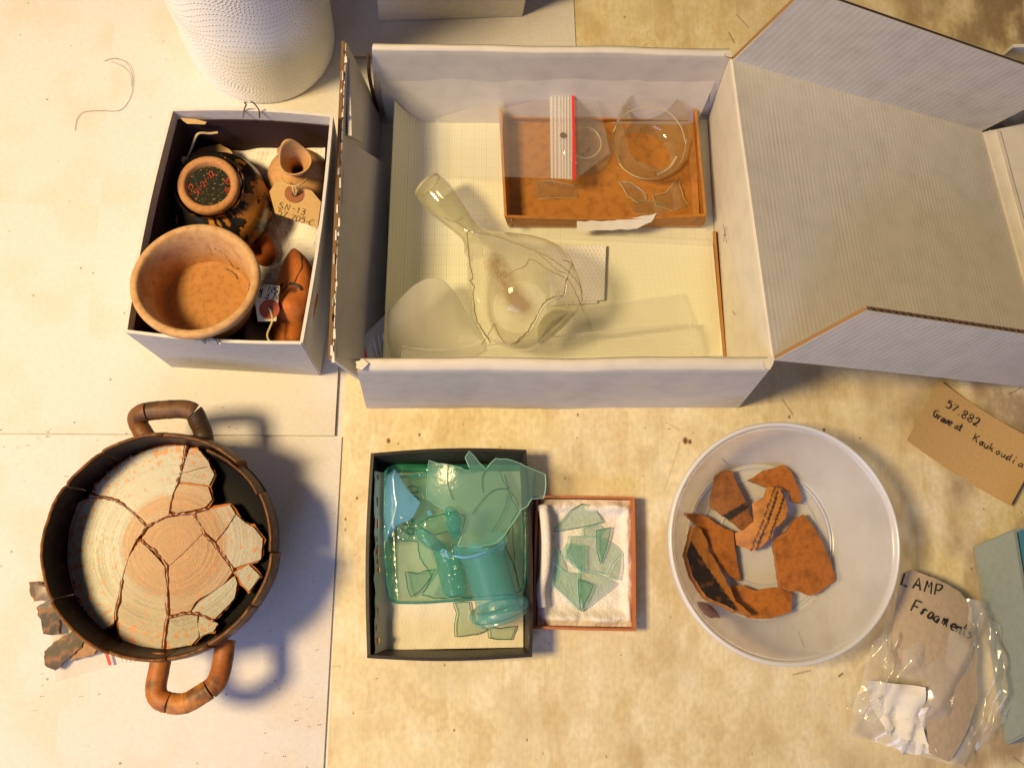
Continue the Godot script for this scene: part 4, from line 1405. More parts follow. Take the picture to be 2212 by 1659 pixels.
func build_black_tray() -> void:
	var H := 0.034
	var tray := thing("black_tray", "shallow black card tray lined with white foam, full of green bottle glass", "tray", at(975, 1200, 0))
	tray_walls(tray, [[804, 982], [1134, 975], [1146, 1416], [796, 1418]], H, 0.0026, M.black_card, 0.0026, [[816, 1006], [1124, 1002], [1134, 1400], [808, 1402]])
	obj("bottom", card([[814, 1002, 0.002], [1126, 998, 0.002], [1136, 1402, 0.002], [806, 1404, 0.002]], 2, 2, 0.002), M.black_card, tray)
	var curl := func(q: Vector3, u: float, w: float, _a: Vector3) -> Vector3:
		var lift := 0.024 * pow(clampf(1.0 - u / 0.085, 0, 1), 1.6)
		return q + Vector3(0.0015 * noise.get_noise_2d(w * 900.0, u * 40.0) * (1.0 if u < 0.1 else 0.0), lift + 0.0008 * noise.get_noise_2d(q.x * 4000, q.z * 4000), 0)
	tag(obj("foam_liner", card([[812, 1022, 0.0055], [1128, 1018, 0.0055], [1130, 1398, 0.0055], [812, 1404, 0.0055]], 60, 40, 0.0022, 0.0, 1.0, curl), M.foam), "white foam sheet lining the black tray, its left edge curled up", "foam sheet")
	var g := Geo.new()
	for k in 40:
		var y := 1018.0 + k * 9.4
		var p := at(808 + rng.randf_range(-1, 2), y, 0.018)
		var d := Vector3(rng.randf_range(0.001, 0.0045), rng.randf_range(0.002, 0.010), 0)
		g.quad(p, p + Vector3(0, 0, 0.0038), p + Vector3(0, 0, 0.0042) + d, p + d)
	tag(obj("foam_scrap", g, M.tag_paper), "tattered brown strip standing between the black tray's left wall and foam", "foam scrap")
	var zx := 766.0
	var zy := 942.4
	var zk := 0.3094
	# the square bottle lying on its side: two flat walls joined by rounded edges
	var bottle := thing("square_bottle", "square pale green glass bottle lying flat, inked 60 and 50 on its side", "bottle", at(980, 1180, 0.008))
	var lower := from_zoom([[262, 206], [300, 198], [1150, 205], [1185, 240], [1192, 600], [1192, 1080], [1165, 1130], [840, 1140], [455, 1163], [300, 1165], [258, 1150], [235, 1080], [210, 800], [205, 600], [212, 280]], zx, zy, zk)
	obj("lower_wall", sherd(lower, 0.0085, 0.0016, {"jag": 0.0, "step": 0.006, "lip": 0.0007}), [M.green_glass, M.green_edge], bottle)
	var upper := from_zoom([[310, 285], [520, 262], [735, 240], [1010, 235], [1140, 520], [1100, 600], [1040, 740], [1110, 900], [1160, 1080], [1100, 1110], [830, 1120], [560, 1130], [470, 1110], [545, 985], [460, 850], [440, 740], [290, 715], [300, 600]], zx, zy, zk)
	obj("upper_wall", sherd(upper, 0.026, 0.0015, {"lip": 0.0007, "jag": 0.0007, "step": 0.006, "bend": Vector2(-1.2, -1.2)}), [M.pale_green_glass, M.green_edge], bottle)
	for e in [[[262, 212, 0.012], [225, 240, 0.020], [212, 300, 0.020], [208, 700, 0.020], [225, 960, 0.018], [240, 1090, 0.014], [265, 1150, 0.010]], [[270, 1160, 0.010], [460, 1162, 0.010], [640, 1150, 0.010], [820, 1138, 0.010]], [[315, 288, 0.024], [420, 274, 0.024], [520, 262, 0.024], [640, 250, 0.024], [735, 240, 0.024]], [[1188, 500, 0.02], [1196, 700, 0.02], [1190, 1000, 0.018], [1170, 1090, 0.014]]]:
		var t := Geo.new()
		var pts := []
		for a in e:
			pts.append(at(zx + a[0] * zk, zy + a[1] * zk, a[2]))
		t.tube(curve(pts, 40), [0.0012], 8)
		obj("edge", t, M.teal_glass, bottle)
	var wall := Geo.new()
	var rows := []
	for k in 9:
		var a := PI * k / 8.0
		var row := PackedVector3Array()
		for j in 21:
			var t := j / 20.0
			var lo := at(zx + lerpf(214, 250, t * t) * zk, zy + lerpf(420, 1130, t) * zk, 0.009)
			row.append(lo + Vector3(0.007 * (1.0 - sin(a)), 0.0085 * (1.0 - cos(a)), 0))
		rows.append(row)
	wall.grid(rows)
	obj("side_wall", wall, M.pale_green_glass, bottle)
	var ink_at := func(p: Vector3) -> Vector3: return Vector3(p.x, 0.0098, p.z)
	var o60 := at(zx + 408 * zk, zy + 690 * zk, 0.0095)
	obj("writing", write_ink("60", o60, at(zx + 405 * zk, zy + 590 * zk, 0.0095) - o60, at(zx + 330 * zk, zy + 690 * zk, 0.0095) - o60, 0.0095, 0.0012, ink_at, 31, 1.1), M.ink, bottle)
	var o50 := at(zx + 448 * zk, zy + 470 * zk, 0.0095)
	obj("writing", write_ink("50", o50, at(zx + 440 * zk, zy + 350 * zk, 0.0095) - o50, at(zx + 370 * zk, zy + 470 * zk, 0.0095) - o50, 0.0095, 0.0012, ink_at, 32, 1.2), M.ink, bottle)
	# the milky blue shoulder that curls over the tray's left edge
	var shoulder := Geo.new()
	rows = []
	var left := [[275, 226], [222, 268], [203, 380], [196, 480], [195, 570], [202, 660], [214, 742]]
	var rght := [[292, 232], [340, 330], [400, 405], [458, 462], [400, 578], [300, 620], [218, 745]]
	for k in 33:
		var t := k / 32.0 * 6.0
		var i := mini(int(t), 5)
		var l := Vector2(left[i][0], left[i][1]).lerp(Vector2(left[i + 1][0], left[i + 1][1]), t - i)
		var r := Vector2(rght[i][0], rght[i][1]).lerp(Vector2(rght[i + 1][0], rght[i + 1][1]), t - i)
		var row := PackedVector3Array()
		for j in 17:
			var u := j / 16.0
			var q := l.lerp(r, u)
			row.append(at(zx + q.x * zk, zy + q.y * zk, 0.016 + 0.021 * sin(minf(u * 2.6, 1.0) * PI / 2) - 0.004 * u))
		rows.append(row)
	shoulder.grid(rows)
	obj("shoulder", shoulder, M.blue_glass, bottle)
	obj("chip", sherd(from_zoom([[505, 525], [525, 520], [545, 545], [520, 558], [505, 548]], zx, zy, zk), 0.030, 0.001, {"jag": 0.0003}), M.blue_glass, bottle)

	# neck with a rolled mouth and the fan of broken shoulder above it
	var neck := thing("bottle_neck", "blue-green glass bottle neck with rolled rim and a broken fan of shoulder", "bottle neck", at(1050, 1220, 0.01))
	var n0 := at(zx + 880 * zk, zy + 760 * zk, 0.036)
	var n1 := at(zx + 1012 * zk, zy + 1225 * zk, 0.030)
	var ax := n1 - n0
	var L := ax.length()
	var px := zk * px_at(1060, 1250, 0.033)
	var nprof := smooth_profile([Vector2(196 * px, -0.03 * L), Vector2(172 * px, 0.06 * L), Vector2(158 * px, 0.16 * L), Vector2(152 * px, 0.4 * L), Vector2(150 * px, 0.7 * L), Vector2(156 * px, 0.85 * L), Vector2(164 * px, 0.9 * L)], 50)
	obj("neck", lathe(nprof, n0, ax, 72, func(pr: Vector2, a: float, _r: int) -> Vector2: return Vector2(pr.x, pr.y + (0.004 * sin(a * 2.0) + 0.002 * sin(a * 7.0)) * clampf(1.0 - pr.y / (0.3 * L), 0, 1))), M.frosted_aqua, neck)
	var mouth := []
	for k in 19:
		var a := TAU * k / 18.0
		mouth.append(Vector2(184 * px + 30 * px * cos(a), 0.97 * L + 40 * px * sin(a)))
	obj("mouth_rim", lathe(mouth, n0, ax, 72), M.frosted_aqua, neck)
	var mouth2 := []
	for k in 15:
		var a := TAU * k / 14.0
		mouth2.append(Vector2(176 * px + 16 * px * cos(a), 1.08 * L + 16 * px * sin(a)))
	obj("mouth_lip", lathe(mouth2, n0, ax, 72), M.aqua_glass, neck)
	var iris := Geo.new()
	iris.tube(path_at(from_zoom3([[690, 835, 0.052], [760, 845, 0.054], [830, 838, 0.055], [900, 815, 0.055], [970, 790, 0.052], [1035, 748, 0.046]], zx, zy, zk), 40), [0.0009, 0.0009, 0.0012], 8)
	obj("broken_edge", iris, M.blue_glass, neck)
	var fan := from_zoom([[505, 430], [512, 300], [522, 165], [585, 190], [650, 198], [700, 212], [745, 222], [770, 240], [812, 245], [770, 150], [802, 106], [850, 160], [916, 236], [950, 195], [985, 158], [1060, 162], [1160, 190], [1280, 240], [1340, 262], [1350, 330], [1335, 432], [1245, 430], [1215, 480], [1165, 510], [1130, 580], [1090, 635], [1050, 690], [1000, 745], [860, 775], [720, 765], [760, 690], [740, 600], [690, 520], [605, 496]], zx, zy, zk)
	obj("shoulder", sherd(fan, 0.050, 0.0014, {"lip": 0.0006, "jag": 0.0004, "step": 0.004, "bend": Vector2(-5.0, -3.0), "tilt": Vector2(0.02, -0.12)}), [M.aqua_pale, M.pale_edge], neck)
	for line in [[[655, 190], [648, 300], [665, 380], [690, 440]], [[916, 240], [890, 300], [898, 395]], [[1045, 270], [1085, 380], [1125, 430], [1150, 490]], [[1070, 400], [1055, 490], [1010, 590], [960, 670]], [[820, 545], [900, 440], [980, 375], [1080, 365]], [[1265, 245], [1240, 430]]]:
		var pts := []
		var cx := at(zx + 920 * zk, zy + 470 * zk, 0.05)
		for a in from_zoom(line, zx, zy, zk):
			var p := at(a[0], a[1], 0.052)
			var d := p - cx
			pts.append(Vector3(p.x, 0.0512 + d.x * 0.02 - d.z * 0.12 - 5.0 * d.x * d.x - 3.0 * d.z * d.z, p.z))
		var t := Geo.new()
		t.tube(curve(pts, 24), [0.00032], 5)
		obj("crack", t, M.green_line, neck)
	# a smaller bottle broken lengthwise, with two pulled handle stubs
	var small := thing("small_bottle", "small teal glass bottle half, rounded base towards the tray front, two handle stubs above", "bottle", at(985, 1240, 0.01))
	var b0 := at(zx + 640 * zk, zy + 770 * zk, 0.026)
	var b1 := at(zx + 712 * zk, zy + 1128 * zk, 0.024)
	var bp := smooth_profile([Vector2(118 * px, 0.0), Vector2(100 * px, 0.22 * b0.distance_to(b1)), Vector2(95 * px, 0.5 * b0.distance_to(b1)), Vector2(92 * px, 0.82 * b0.distance_to(b1)), Vector2(78 * px, 0.94 * b0.distance_to(b1)), Vector2(40 * px, 1.0 * b0.distance_to(b1)), Vector2(0, 1.0 * b0.distance_to(b1))], 44)
	obj("body", lathe(bp, b0, b1 - b0, 56, func(pr: Vector2, a: float, r: int) -> Vector2: return Vector2(pr.x, pr.y + (0.005 * sin(a + 0.6) + 0.0015 * sin(a * 5.0)) * clampf(1.0 - r / 14.0, 0, 1))), M.teal_glass, small)
	for stub in [[[[650, 505, 0.052], [672, 540, 0.054], [690, 590, 0.050], [700, 650, 0.044], [708, 715, 0.034]], [0.003, 0.0055, 0.0065, 0.0058, 0.0026]], [[[445, 655, 0.040], [480, 690, 0.042], [530, 735, 0.040], [580, 765, 0.036], [625, 785, 0.030]], [0.003, 0.0052, 0.0060, 0.0048, 0.0025]]]:
		var path := path_at(from_zoom3(stub[0], zx, zy, zk), 32)
		var fat := []
		for k in 33:
			var t := k / 32.0 * 4.0
			var i := mini(int(t), 3)
			fat.append(lerpf(stub[1][i], stub[1][i + 1], t - i))
		var g2 := Geo.new()
		g2.tube(path, fat, 20)
		obj("handle_stub", g2, M.teal_glass, small)
	var rest := [
		["jagged pale green shard at the lower left inside the black tray", [[352, 950], [430, 962], [480, 945], [560, 930], [520, 1000], [450, 1080], [395, 1125], [370, 1060]], 0.012],
		["curved green shard below the bottle in the front of the black tray", [[690, 1165], [800, 1160], [815, 1235], [830, 1300], [925, 1350], [840, 1385], [760, 1392], [700, 1398], [695, 1320], [715, 1240]], 0.010],
		["small squarish green shard under the bottle neck's rolled rim", [[930, 1340], [1010, 1345], [1125, 1325], [1092, 1420], [1010, 1415], [938, 1408]], 0.010],
		["narrow upright green shard along the black tray's right wall", [[1100, 590], [1150, 530], [1182, 510], [1188, 800], [1180, 1050], [1150, 1090], [1120, 900]], 0.016],
		["triangular pale shard with a pointed tip left of the handle stubs", [[440, 620], [520, 570], [700, 530], [770, 560], [740, 680], [640, 660], [560, 690], [500, 660]], 0.034]]
	for s in rest:
		tag(obj("glass_shard", sherd(from_zoom(s[1], zx, zy, zk), s[2], 0.0014, {"lip": 0.0006, "jag": 0.0004, "step": 0.004, "bend": Vector2(-3, -2)}), [M.pale_green_glass, M.green_edge]), s[0], "glass shard", "green glass shards in the black tray")

func from_zoom3(list: Array, x0: float, y0: float, k: float) -> Array:
	var out := []
	for a in list:
		out.append([x0 + a[0] * k, y0 + a[1] * k, a[2]])
	return out

func build_orange_tray() -> void:
	var H := 0.019
	var tray := thing("orange_tray", "small orange-edged card tray padded with cotton, holding thin green glass shards", "tray", at(1265, 1215, 0))
	tray_walls(tray, [[1161, 1073], [1369, 1076], [1372, 1361], [1154, 1355]], H, 0.0018, M.orange_card, 0.0004)
	obj("bottom", card([[1166, 1078, 0.002], [1362, 1080, 0.002], [1364, 1354, 0.002], [1160, 1350, 0.002]], 2, 2, 0.002), M.orange_card, tray)
	var puff := func(q: Vector3, u: float, w: float, _a: Vector3) -> Vector3:
		var e := minf(minf(u, 1.0 - u), minf(w, 1.0 - w))
		return q + Vector3(0, 0.007 * exp(-pow((e - 0.06) / 0.045, 2.0)) * (0.7 + 0.6 * noise.get_noise_2d(q.x * 3000, q.z * 3000)) + 0.0012 * noise.get_noise_2d(q.x * 6000, q.z * 6000), 0)
	tag(obj("cotton_pad", card([[1166, 1079, 0.0075], [1364, 1081, 0.0075], [1367, 1354, 0.0075], [1160, 1350, 0.0075]], 60, 70, 0.003, 0.0, 1.0, puff), M.cotton), "white cotton pad filling the orange tray under the shards", "cotton pad")
	var roll := Geo.new()
	roll.tube(path_at([[1172, 1092, 0.019], [1178, 1130, 0.022], [1180, 1180, 0.021], [1177, 1230, 0.020], [1168, 1275, 0.018], [1172, 1310, 0.016]], 50), [0.004, 0.0052, 0.0046, 0.005, 0.0042], 16)
	tag(obj("cotton_roll", roll, M.cotton), "rolled edge of cotton along the left side of the orange tray", "cotton roll")
	var zx := 766.0
	var zy := 942.4
	var zk := 0.3094
	var rest := [
		["large pale shard with a dark straight edge at the top of the orange tray", [[1390, 665], [1440, 600], [1510, 520], [1590, 472], [1640, 485], [1685, 512], [1738, 600], [1600, 630]]],
		["narrow wedge shard standing at the right in the orange tray", [[1692, 660], [1790, 636], [1760, 770], [1718, 890], [1695, 800]]],
		["broad clear shard across the middle of the orange tray", [[1490, 703], [1600, 700], [1720, 712], [1800, 760], [1860, 805], [1780, 890], [1750, 965], [1650, 940], [1530, 915], [1475, 800]]],
		["small dark green square shard at the left middle of the orange tray", [[1450, 800], [1482, 752], [1605, 768], [1600, 960], [1540, 910], [1445, 840]]],
		["left lower triangular shard with its point at the front of the orange tray", [[1395, 905], [1470, 950], [1562, 965], [1560, 1215], [1470, 1120], [1385, 1040]]],
		["right lower triangular shard sharing the front point in the orange tray", [[1562, 930], [1700, 970], [1822, 1030], [1700, 1130], [1582, 1222], [1560, 1100]]],
		["deepest green small wedge at the front point in the orange tray", [[1562, 1000], [1668, 1040], [1625, 1130], [1580, 1222], [1566, 1110]]],
		["slim leaf-shaped shard at the right edge of the orange tray", [[1860, 812], [1856, 900], [1840, 1003], [1750, 982], [1790, 900]]],
		["pale strip shard touching the cotton roll in the orange tray", [[1395, 775], [1418, 800], [1480, 950], [1410, 900], [1390, 850]]],
		["faint little rectangular shard below the top shard in the orange tray", [[1582, 640], [1700, 620], [1735, 650], [1700, 700], [1585, 695]]]]
	for k in rest.size():
		tag(obj("glass_shard", sherd(from_zoom(rest[k][1], zx, zy, zk), 0.0125 + 0.0012 * (k % 4), 0.0012, {"lip": 0.0005, "jag": 0.0002, "step": 0.004, "tilt": Vector2(rng.randf_range(-0.03, 0.03), rng.randf_range(-0.03, 0.03)), "bend": Vector2(-1, -1)}), [M.green_glass if k in [1, 3, 4, 6] else M.pale_green_glass, M.green_edge if k in [0, 1, 6] else M.pale_edge]), rest[k][0], "glass shard", "thin green shards in the orange tray")

func build_tub() -> void:
	var tub := thing("plastic_tub", "round translucent white plastic tub holding orange pottery sherds", "tub", at(1640, 1165, 0))
	var H := 0.056
	var rim := at(1699, 1170, H)
	var R := 257.0 * px_at(1699, 1170, H)
	var B := Vector3(rim.x, 0, rim.z)
	var br := 0.70 * R
	var prof := [Vector2(0, 0.0022), Vector2(0.82 * br, 0.0022), Vector2(0.90 * br, 0.0012), Vector2(0.97 * br, 0.002), Vector2(br, 0.006), Vector2(1.03 * br, 0.010), Vector2(0.86 * R, H * 0.62), Vector2(0.93 * R, H * 0.88), Vector2(0.945 * R, H * 0.93), Vector2(0.965 * R, H * 0.96)]
	obj("body", lathe(smooth_profile(prof, 90), B, Vector3.UP, 120), M.tub_plastic, tub)
	obj("rim", lathe(smooth_profile([Vector2(0.955 * R, H * 0.95), Vector2(0.967 * R, H + 0.0005), Vector2(0.985 * R, H + 0.0016), Vector2(R, H), Vector2(1.002 * R, H - 0.005), Vector2(0.99 * R, H - 0.006)], 30), B, Vector3.UP, 120), M.tub_rim, tub)
	for r in [0.55, 0.78, 0.93]:
		var ring := []
		for k in 9:
			var a := TAU * k / 8.0
			ring.append(Vector2(br * r + 0.0008 * cos(a), 0.0026 + 0.0006 * sin(a)))
		obj("base_ring", lathe(ring, B, Vector3.UP, 90), M.tub_plastic, tub)
	var zx := 1409.4
	var zy := 880.9
	var zk := 0.3462
	var plain := func(c: Color) -> Callable:
		return func(q: Vector2, _s: int) -> Color: return c.lerp(c * 0.62, clampf(noise.get_noise_2d(q.x * 7000.0 + c.g * 500.0, q.y * 7000.0) * 1.5, 0, 1))
	var banded := func(c: Color, dir: Vector2, bands: Array) -> Callable:
		return func(q: Vector2, side: int) -> Color:
			var base := c.lerp(c * 0.62, clampf(noise.get_noise_2d(q.x * 7000.0, q.y * 7000.0) * 1.5, 0, 1))
			if side < 0:
				return base
			var d := q.dot(dir.normalized()) * 1000.0 + 0.7 * noise.get_noise_2d(q.x * 6000.0, q.y * 8000.0)
			for b in bands:
				if d > b[0] and d < b[1]:
					return Color(0.025, 0.018, 0.015).lerp(base, 0.25 * smoothstep(0.2, 0.4, noise.get_noise_2d(q.x * 9000.0, q.y * 9000.0 + 40.0)))
			return base
	var red := Color(0.44, 0.155, 0.026)
	var brown := Color(0.28, 0.105, 0.026)
	var org := Color(0.48, 0.19, 0.03)
	var list := [
		["brown oval sherd with a black band at its lower end, top left in the tub", [[458, 392], [500, 398], [540, 510], [582, 600], [622, 712], [555, 762], [478, 702], [370, 622], [364, 560], [398, 430]], 0.014, brown, Vector2(0.5, 0.85), [[8.5, 14.5]], Vector2(-4, -4), Vector2(0.10, 0.05)],
		["hook-shaped orange sherd at the top of the plastic tub", [[598, 452], [690, 392], [818, 360], [868, 400], [932, 560], [915, 598], [865, 580], [862, 525], [785, 490], [692, 492]], 0.012, red, Vector2.ZERO, [], Vector2(-3, -3), Vector2(-0.08, 0.1)],
		["striped orange and black curved sherd in the middle of the tub", [[722, 490], [780, 500], [812, 560], [832, 640], [818, 692], [765, 742], [745, 800], [702, 860], [640, 892], [530, 835], [545, 790], [640, 712], [632, 600], [690, 560]], 0.020, org, Vector2(0.94, 0.34), [[-1.6, -0.4], [1.6, 3.4], [7.6, 9.2]], Vector2(-9, -3), Vector2(0.25, -0.1)],
		["concave rust sherd with a pointed foot at the left of the tub", [[200, 662], [300, 664], [420, 740], [508, 780], [512, 870], [535, 980], [556, 1080], [470, 1040], [380, 930], [340, 830], [280, 740]], 0.012, red, Vector2.ZERO, [], Vector2(-3, -3), Vector2(-0.1, 0)],
		["largest flat orange sherd, five-sided, at the right in the tub", [[748, 832], [850, 760], [890, 700], [950, 665], [1030, 780], [1092, 900], [1156, 1072], [1040, 1150], [980, 1176], [905, 1140], [840, 1140], [790, 1120], [772, 1000]], 0.015, red, Vector2.ZERO, [], Vector2(-2, -2), Vector2(-0.08, 0.02)],
		["crescent black rimmed sherd leaning on the tub's left wall", [[240, 742], [290, 755], [330, 820], [352, 900], [400, 975], [440, 1050], [475, 1130], [500, 1210], [590, 1290], [480, 1262], [300, 1180], [220, 1060], [178, 920]], 0.022, org, Vector2(0.83, -0.56), [[-30, -2.2]], Vector2(5, 5), Vector2(-0.35, 0.25)],
		["crown-edged orange sherd at the bottom of the tub", [[492, 1122], [560, 1110], [640, 1142], [760, 1120], [872, 1160], [856, 1272], [740, 1312], [592, 1312], [505, 1235]], 0.013, red, Vector2.ZERO, [], Vector2(-3, -3), Vector2(0.05, 0.1)],
		["small rust chip beneath the crescent black sherd in the tub", [[282, 1215], [330, 1212], [400, 1270], [420, 1305], [360, 1312], [310, 1270]], 0.018, brown, Vector2.ZERO, [], Vector2(-3, -3), Vector2.ZERO]]
	for s in list:
		var paint = banded.call(s[3], s[4], s[5]) if s[5].size() else plain.call(s[3])
		tag(obj("pottery_sherd", sherd(from_zoom(s[1], zx, zy, zk), s[2], 0.0048, {"jag": 0.0005, "step": 0.0012, "bend": s[6], "tilt": s[7], "paint": paint, "edge": Color(0.42, 0.17, 0.05)}), M.painted), s[0], "sherd", "pottery sherds in the plastic tub")

# ------------------------------------------------------------------ what lies in the mailing box
func build_mailer_contents() -> void:
	# graph paper, its left edge rolled up against the wall
	var roll_up := func(q: Vector3, u: float, w: float, _a: Vector3) -> Vector3:
		var t := clampf(1.0 - u / 0.10, 0, 1)
		return q + Vector3(-0.004 * t, 0.052 * t * t * (0.75 + 0.25 * w), 0) + Vector3(0, 0.0006 * noise.get_noise_2d(q.x * 700, q.z * 700), 0)
	tag(obj("graph_paper", card([[864, 262, 0.006], [1528, 258, 0.006], [1560, 800, 0.006], [842, 800, 0.006]], 90, 30, 0.0003, 0.0, 1.0, roll_up), M.graph_paper), "pale green graph paper lining the mailing box, rolled up along its left edge", "paper")
	tag(obj("graph_paper", card([[1215, 505, 0.0078], [1540, 520, 0.0078], [1562, 768, 0.0078], [1300, 778, 0.0078]], 8, 8, 0.0003, 0.0012, 6.0), M.graph_paper), "second sheet of graph paper at the right under the flat clear bag", "paper")
	var board := Geo.new()
	board.quad(at(1543, 520, 0.012), at(1547, 520, 0.012), at(1567, 768, 0.012), at(1563, 768, 0.012))
	tag(obj("card_strip", patch([at(1541, 500, 0.004), at(1563, 770, 0.004), at(1567, 770, 0.022), at(1545, 500, 0.022)], 4, 2, 0.0015), M.tray_card), "thin brown card strip standing along the mailing box's right wall", "card strip")
	# folded paper towel
	var t := thing("folded_towel", "folded white paper towel square beside the glass flask's belly", "paper towel", at(1250, 590, 0.008))
	obj("fold", card([[1180, 532, 0.012], [1296, 536, 0.012], [1290, 655, 0.010], [1190, 660, 0.010]], 16, 16, 0.002, 0.001, 20.0), M.towel, t)
	obj("fold", card([[1200, 533, 0.0135], [1309, 530, 0.0125], [1305, 648, 0.0115], [1210, 655, 0.0125]], 16, 16, 0.0012, 0.001, 20.0), M.towel, t)
	# brown card tray with clear glass
	var tray := thing("brown_tray", "brown card tray with torn right wall and white label, holding clear glass", "tray", at(1305, 370, 0.007))
	var H := 0.035
	var low := 0.008
	obj("bottom", card([[1096, 262, low], [1500, 265, low], [1515, 484, low], [1100, 486, low]], 4, 4, 0.002), M.tray_card, tray)
	obj("left_wall", card([[1096, 262, low], [1100, 488, low], [1092, 467, H], [1080, 234, H]], 8, 3, 0.0022), M.tray_card, tray)
	obj("back_wall", card([[1096, 262, low], [1500, 265, low], [1485, 258, 0.016], [1086, 252, 0.018]], 8, 3, 0.0022), M.tray_card, tray)
	obj("right_wall", card([[1500, 268, low], [1518, 488, low], [1524, 463, H], [1503, 236, H]], 8, 3, 0.0022, 0.0006, 20.0), M.tray_card, tray)
	obj("right_fold", card([[1484, 262, 0.010], [1500, 262, 0.012], [1512, 470, 0.012], [1498, 470, 0.010]], 4, 8, 0.0012), M.tray_card, tray)
	var bow := func(q: Vector3, u: float, w: float, _a: Vector3) -> Vector3: return q + Vector3(0, 0, 0.0025 * sin(u * PI) * w)
	obj("front_wall", card([[1100, 489, low], [1518, 489, low], [1525, 464, H], [1092, 467, H]], 24, 3, 0.0024, 0.0, 1.0, bow), M.tray_card, tray)
	obj("paper_label", sherd([[1247, 479], [1330, 478], [1413, 468], [1406, 480], [1378, 492], [1300, 494], [1248, 495]], 0.031, 0.0004, {"jag": 0.0004, "tilt": Vector2(0, -0.9)}), M.paper, tray)
	for x in [1105, 1508]:
		var st := Geo.new()
		st.tube(path_at([[x - 5, 480, 0.030], [x, 474, 0.033], [x + 5, 479, 0.031], [x - 2, 486, 0.026], [x + 5, 488, 0.025]], 20), [0.0006], 6)
		obj("staple", st, M.wire, tray)
	var px := px_at(1400, 320, 0.03)
	var ring := thing("cup_fragment", "broken clear glass cup lying open in the right half of the brown tray", "glass fragment", at(1400, 320, 0.012))
	var c := at(1402, 312, 0.030)
	var ax := Vector3(0.10, 1.0, -0.30).normalized()
	var wall := smooth_profile([Vector2(80 * px, 0.028), Vector2(82 * px, 0.016), Vector2(80 * px, 0.004), Vector2(74 * px, -0.008), Vector2(60 * px, -0.014)], 30)
	obj("wall", lathe(wall, c, ax, 80, func(pr: Vector2, a: float, r: int) -> Vector2:
		var cut := 0.018 * smoothstep(-0.3, 0.7, sin(a + 0.4)) + 0.0016 * sin(a * 9.0)
		return Vector2(pr.x, pr.y - cut * clampf(1.0 - r / 20.0, 0, 1))), M.clear_glass, ring)
	var e1 := Geo.new()
	e1.tube(path_at([[1325, 285, 0.045], [1345, 250, 0.048], [1390, 232, 0.05], [1440, 240, 0.048], [1470, 272, 0.044], [1482, 310, 0.036]], 40), [0.0005], 6)
	obj("rim_edge", e1, M.clear_edge, ring)
	var e2 := Geo.new()
	e2.tube(path_at([[1330, 330, 0.016], [1345, 362, 0.016], [1385, 385, 0.016], [1430, 382, 0.016], [1470, 352, 0.018], [1485, 300, 0.02]], 40), [0.0006], 6)
	obj("base_edge", e2, M.clear_edge, ring)
	var g1 := Geo.new()
	g1.tube(path_at([[1420, 378, 0.022], [1446, 362, 0.024], [1462, 338, 0.026]], 16), [0.0008, 0.0015, 0.001], 8)
	obj("thick_edge", g1, M.clear_edge, ring)
	var shards := [
		["long curved clear shard at the left of the brown tray's floor", [[1136, 388], [1180, 388], [1230, 398], [1262, 402], [1276, 414], [1258, 424], [1200, 426], [1146, 428], [1136, 415]], 0.012],
		["clear strip shard below the broken cup in the brown tray", [[1338, 388], [1362, 392], [1395, 418], [1398, 430], [1378, 436], [1356, 422]], 0.012],
		["angular clear shard near the front wall of the brown tray", [[1356, 424], [1390, 434], [1436, 438], [1470, 446], [1440, 462], [1372, 460], [1358, 440]], 0.011],
		["forked clear shard by the brown tray's right wall", [[1412, 420], [1440, 415], [1462, 388], [1474, 370], [1470, 400], [1476, 424], [1490, 440], [1455, 452], [1420, 440]], 0.013]]
	for s in shards:
		tag(obj("glass_shard", sherd(s[1], s[2], 0.0012, {"lip": 0.0006, "jag": 0.0003, "step": 0.003, "bend": Vector2(-8, -14)}), [M.shard_glass, M.clear_edge]), s[0], "glass shard", "clear shards in the brown tray")
	var base := thing("glass_disc", "round clear glass base with small ink numbers half under the zip bag", "glass fragment", at(1265, 310, 0.012))
	var bc := at(1262, 312, 0.020)
	obj("disc", lathe(smooth_profile([Vector2(0, 0.001), Vector2(30 * px, 0.001), Vector2(34 * px, 0.004), Vector2(38 * px, 0.004), Vector2(42 * px, 0.0), Vector2(62 * px, -0.004)], 24), bc, Vector3(0.05, 1, 0.1), 60), M.clear_glass, base)
	var rr := Geo.new()
	var rp := []
	for k in 41:
		rp.append(bc + Vector3(cos(TAU * k / 40.0) * 34 * px, 0.004, sin(TAU * k / 40.0) * 34 * px))
	rr.tube(rp, [0.0006], 6)
	obj("foot_ring", rr, M.clear_edge, base)
	obj("writing", write_ink("SN-59", at(1258, 340, 0.022), at(1290, 318, 0.022) - at(1258, 340, 0.022), at(1250, 318, 0.022) - at(1262, 336, 0.022), 0.003, 0.0005, null, 41, 1.0), M.ink, base)
	# zip bag draped over the tray
	var bag := thing("zip_bag", "clear zip bag with red line and punched hole, draped over the brown tray", "plastic bag", at(1160, 300, 0.04))
	obj("film", card([[1078, 236, 0.040], [1250, 196, 0.046], [1243, 388, 0.042], [1086, 382, 0.038]], 30, 20, 0.0, 0.003, 8.0), M.film, bag)
	obj("film", card([[1240, 196, 0.047], [1290, 205, 0.045], [1320, 330, 0.030], [1243, 388, 0.042]], 20, 20, 0.0, 0.003, 8.0), M.film, bag)
	obj("film", card([[940, 256, 0.020], [1090, 210, 0.040], [1082, 385, 0.036], [948, 380, 0.012]], 30, 20, 0.0, 0.004, 6.0), M.film, bag)
	obj("zip_band", card([[1187, 192, 0.048], [1236, 198, 0.048], [1236, 388, 0.044], [1190, 384, 0.044]], 6, 10, 0.0006), M.film_thick, bag)
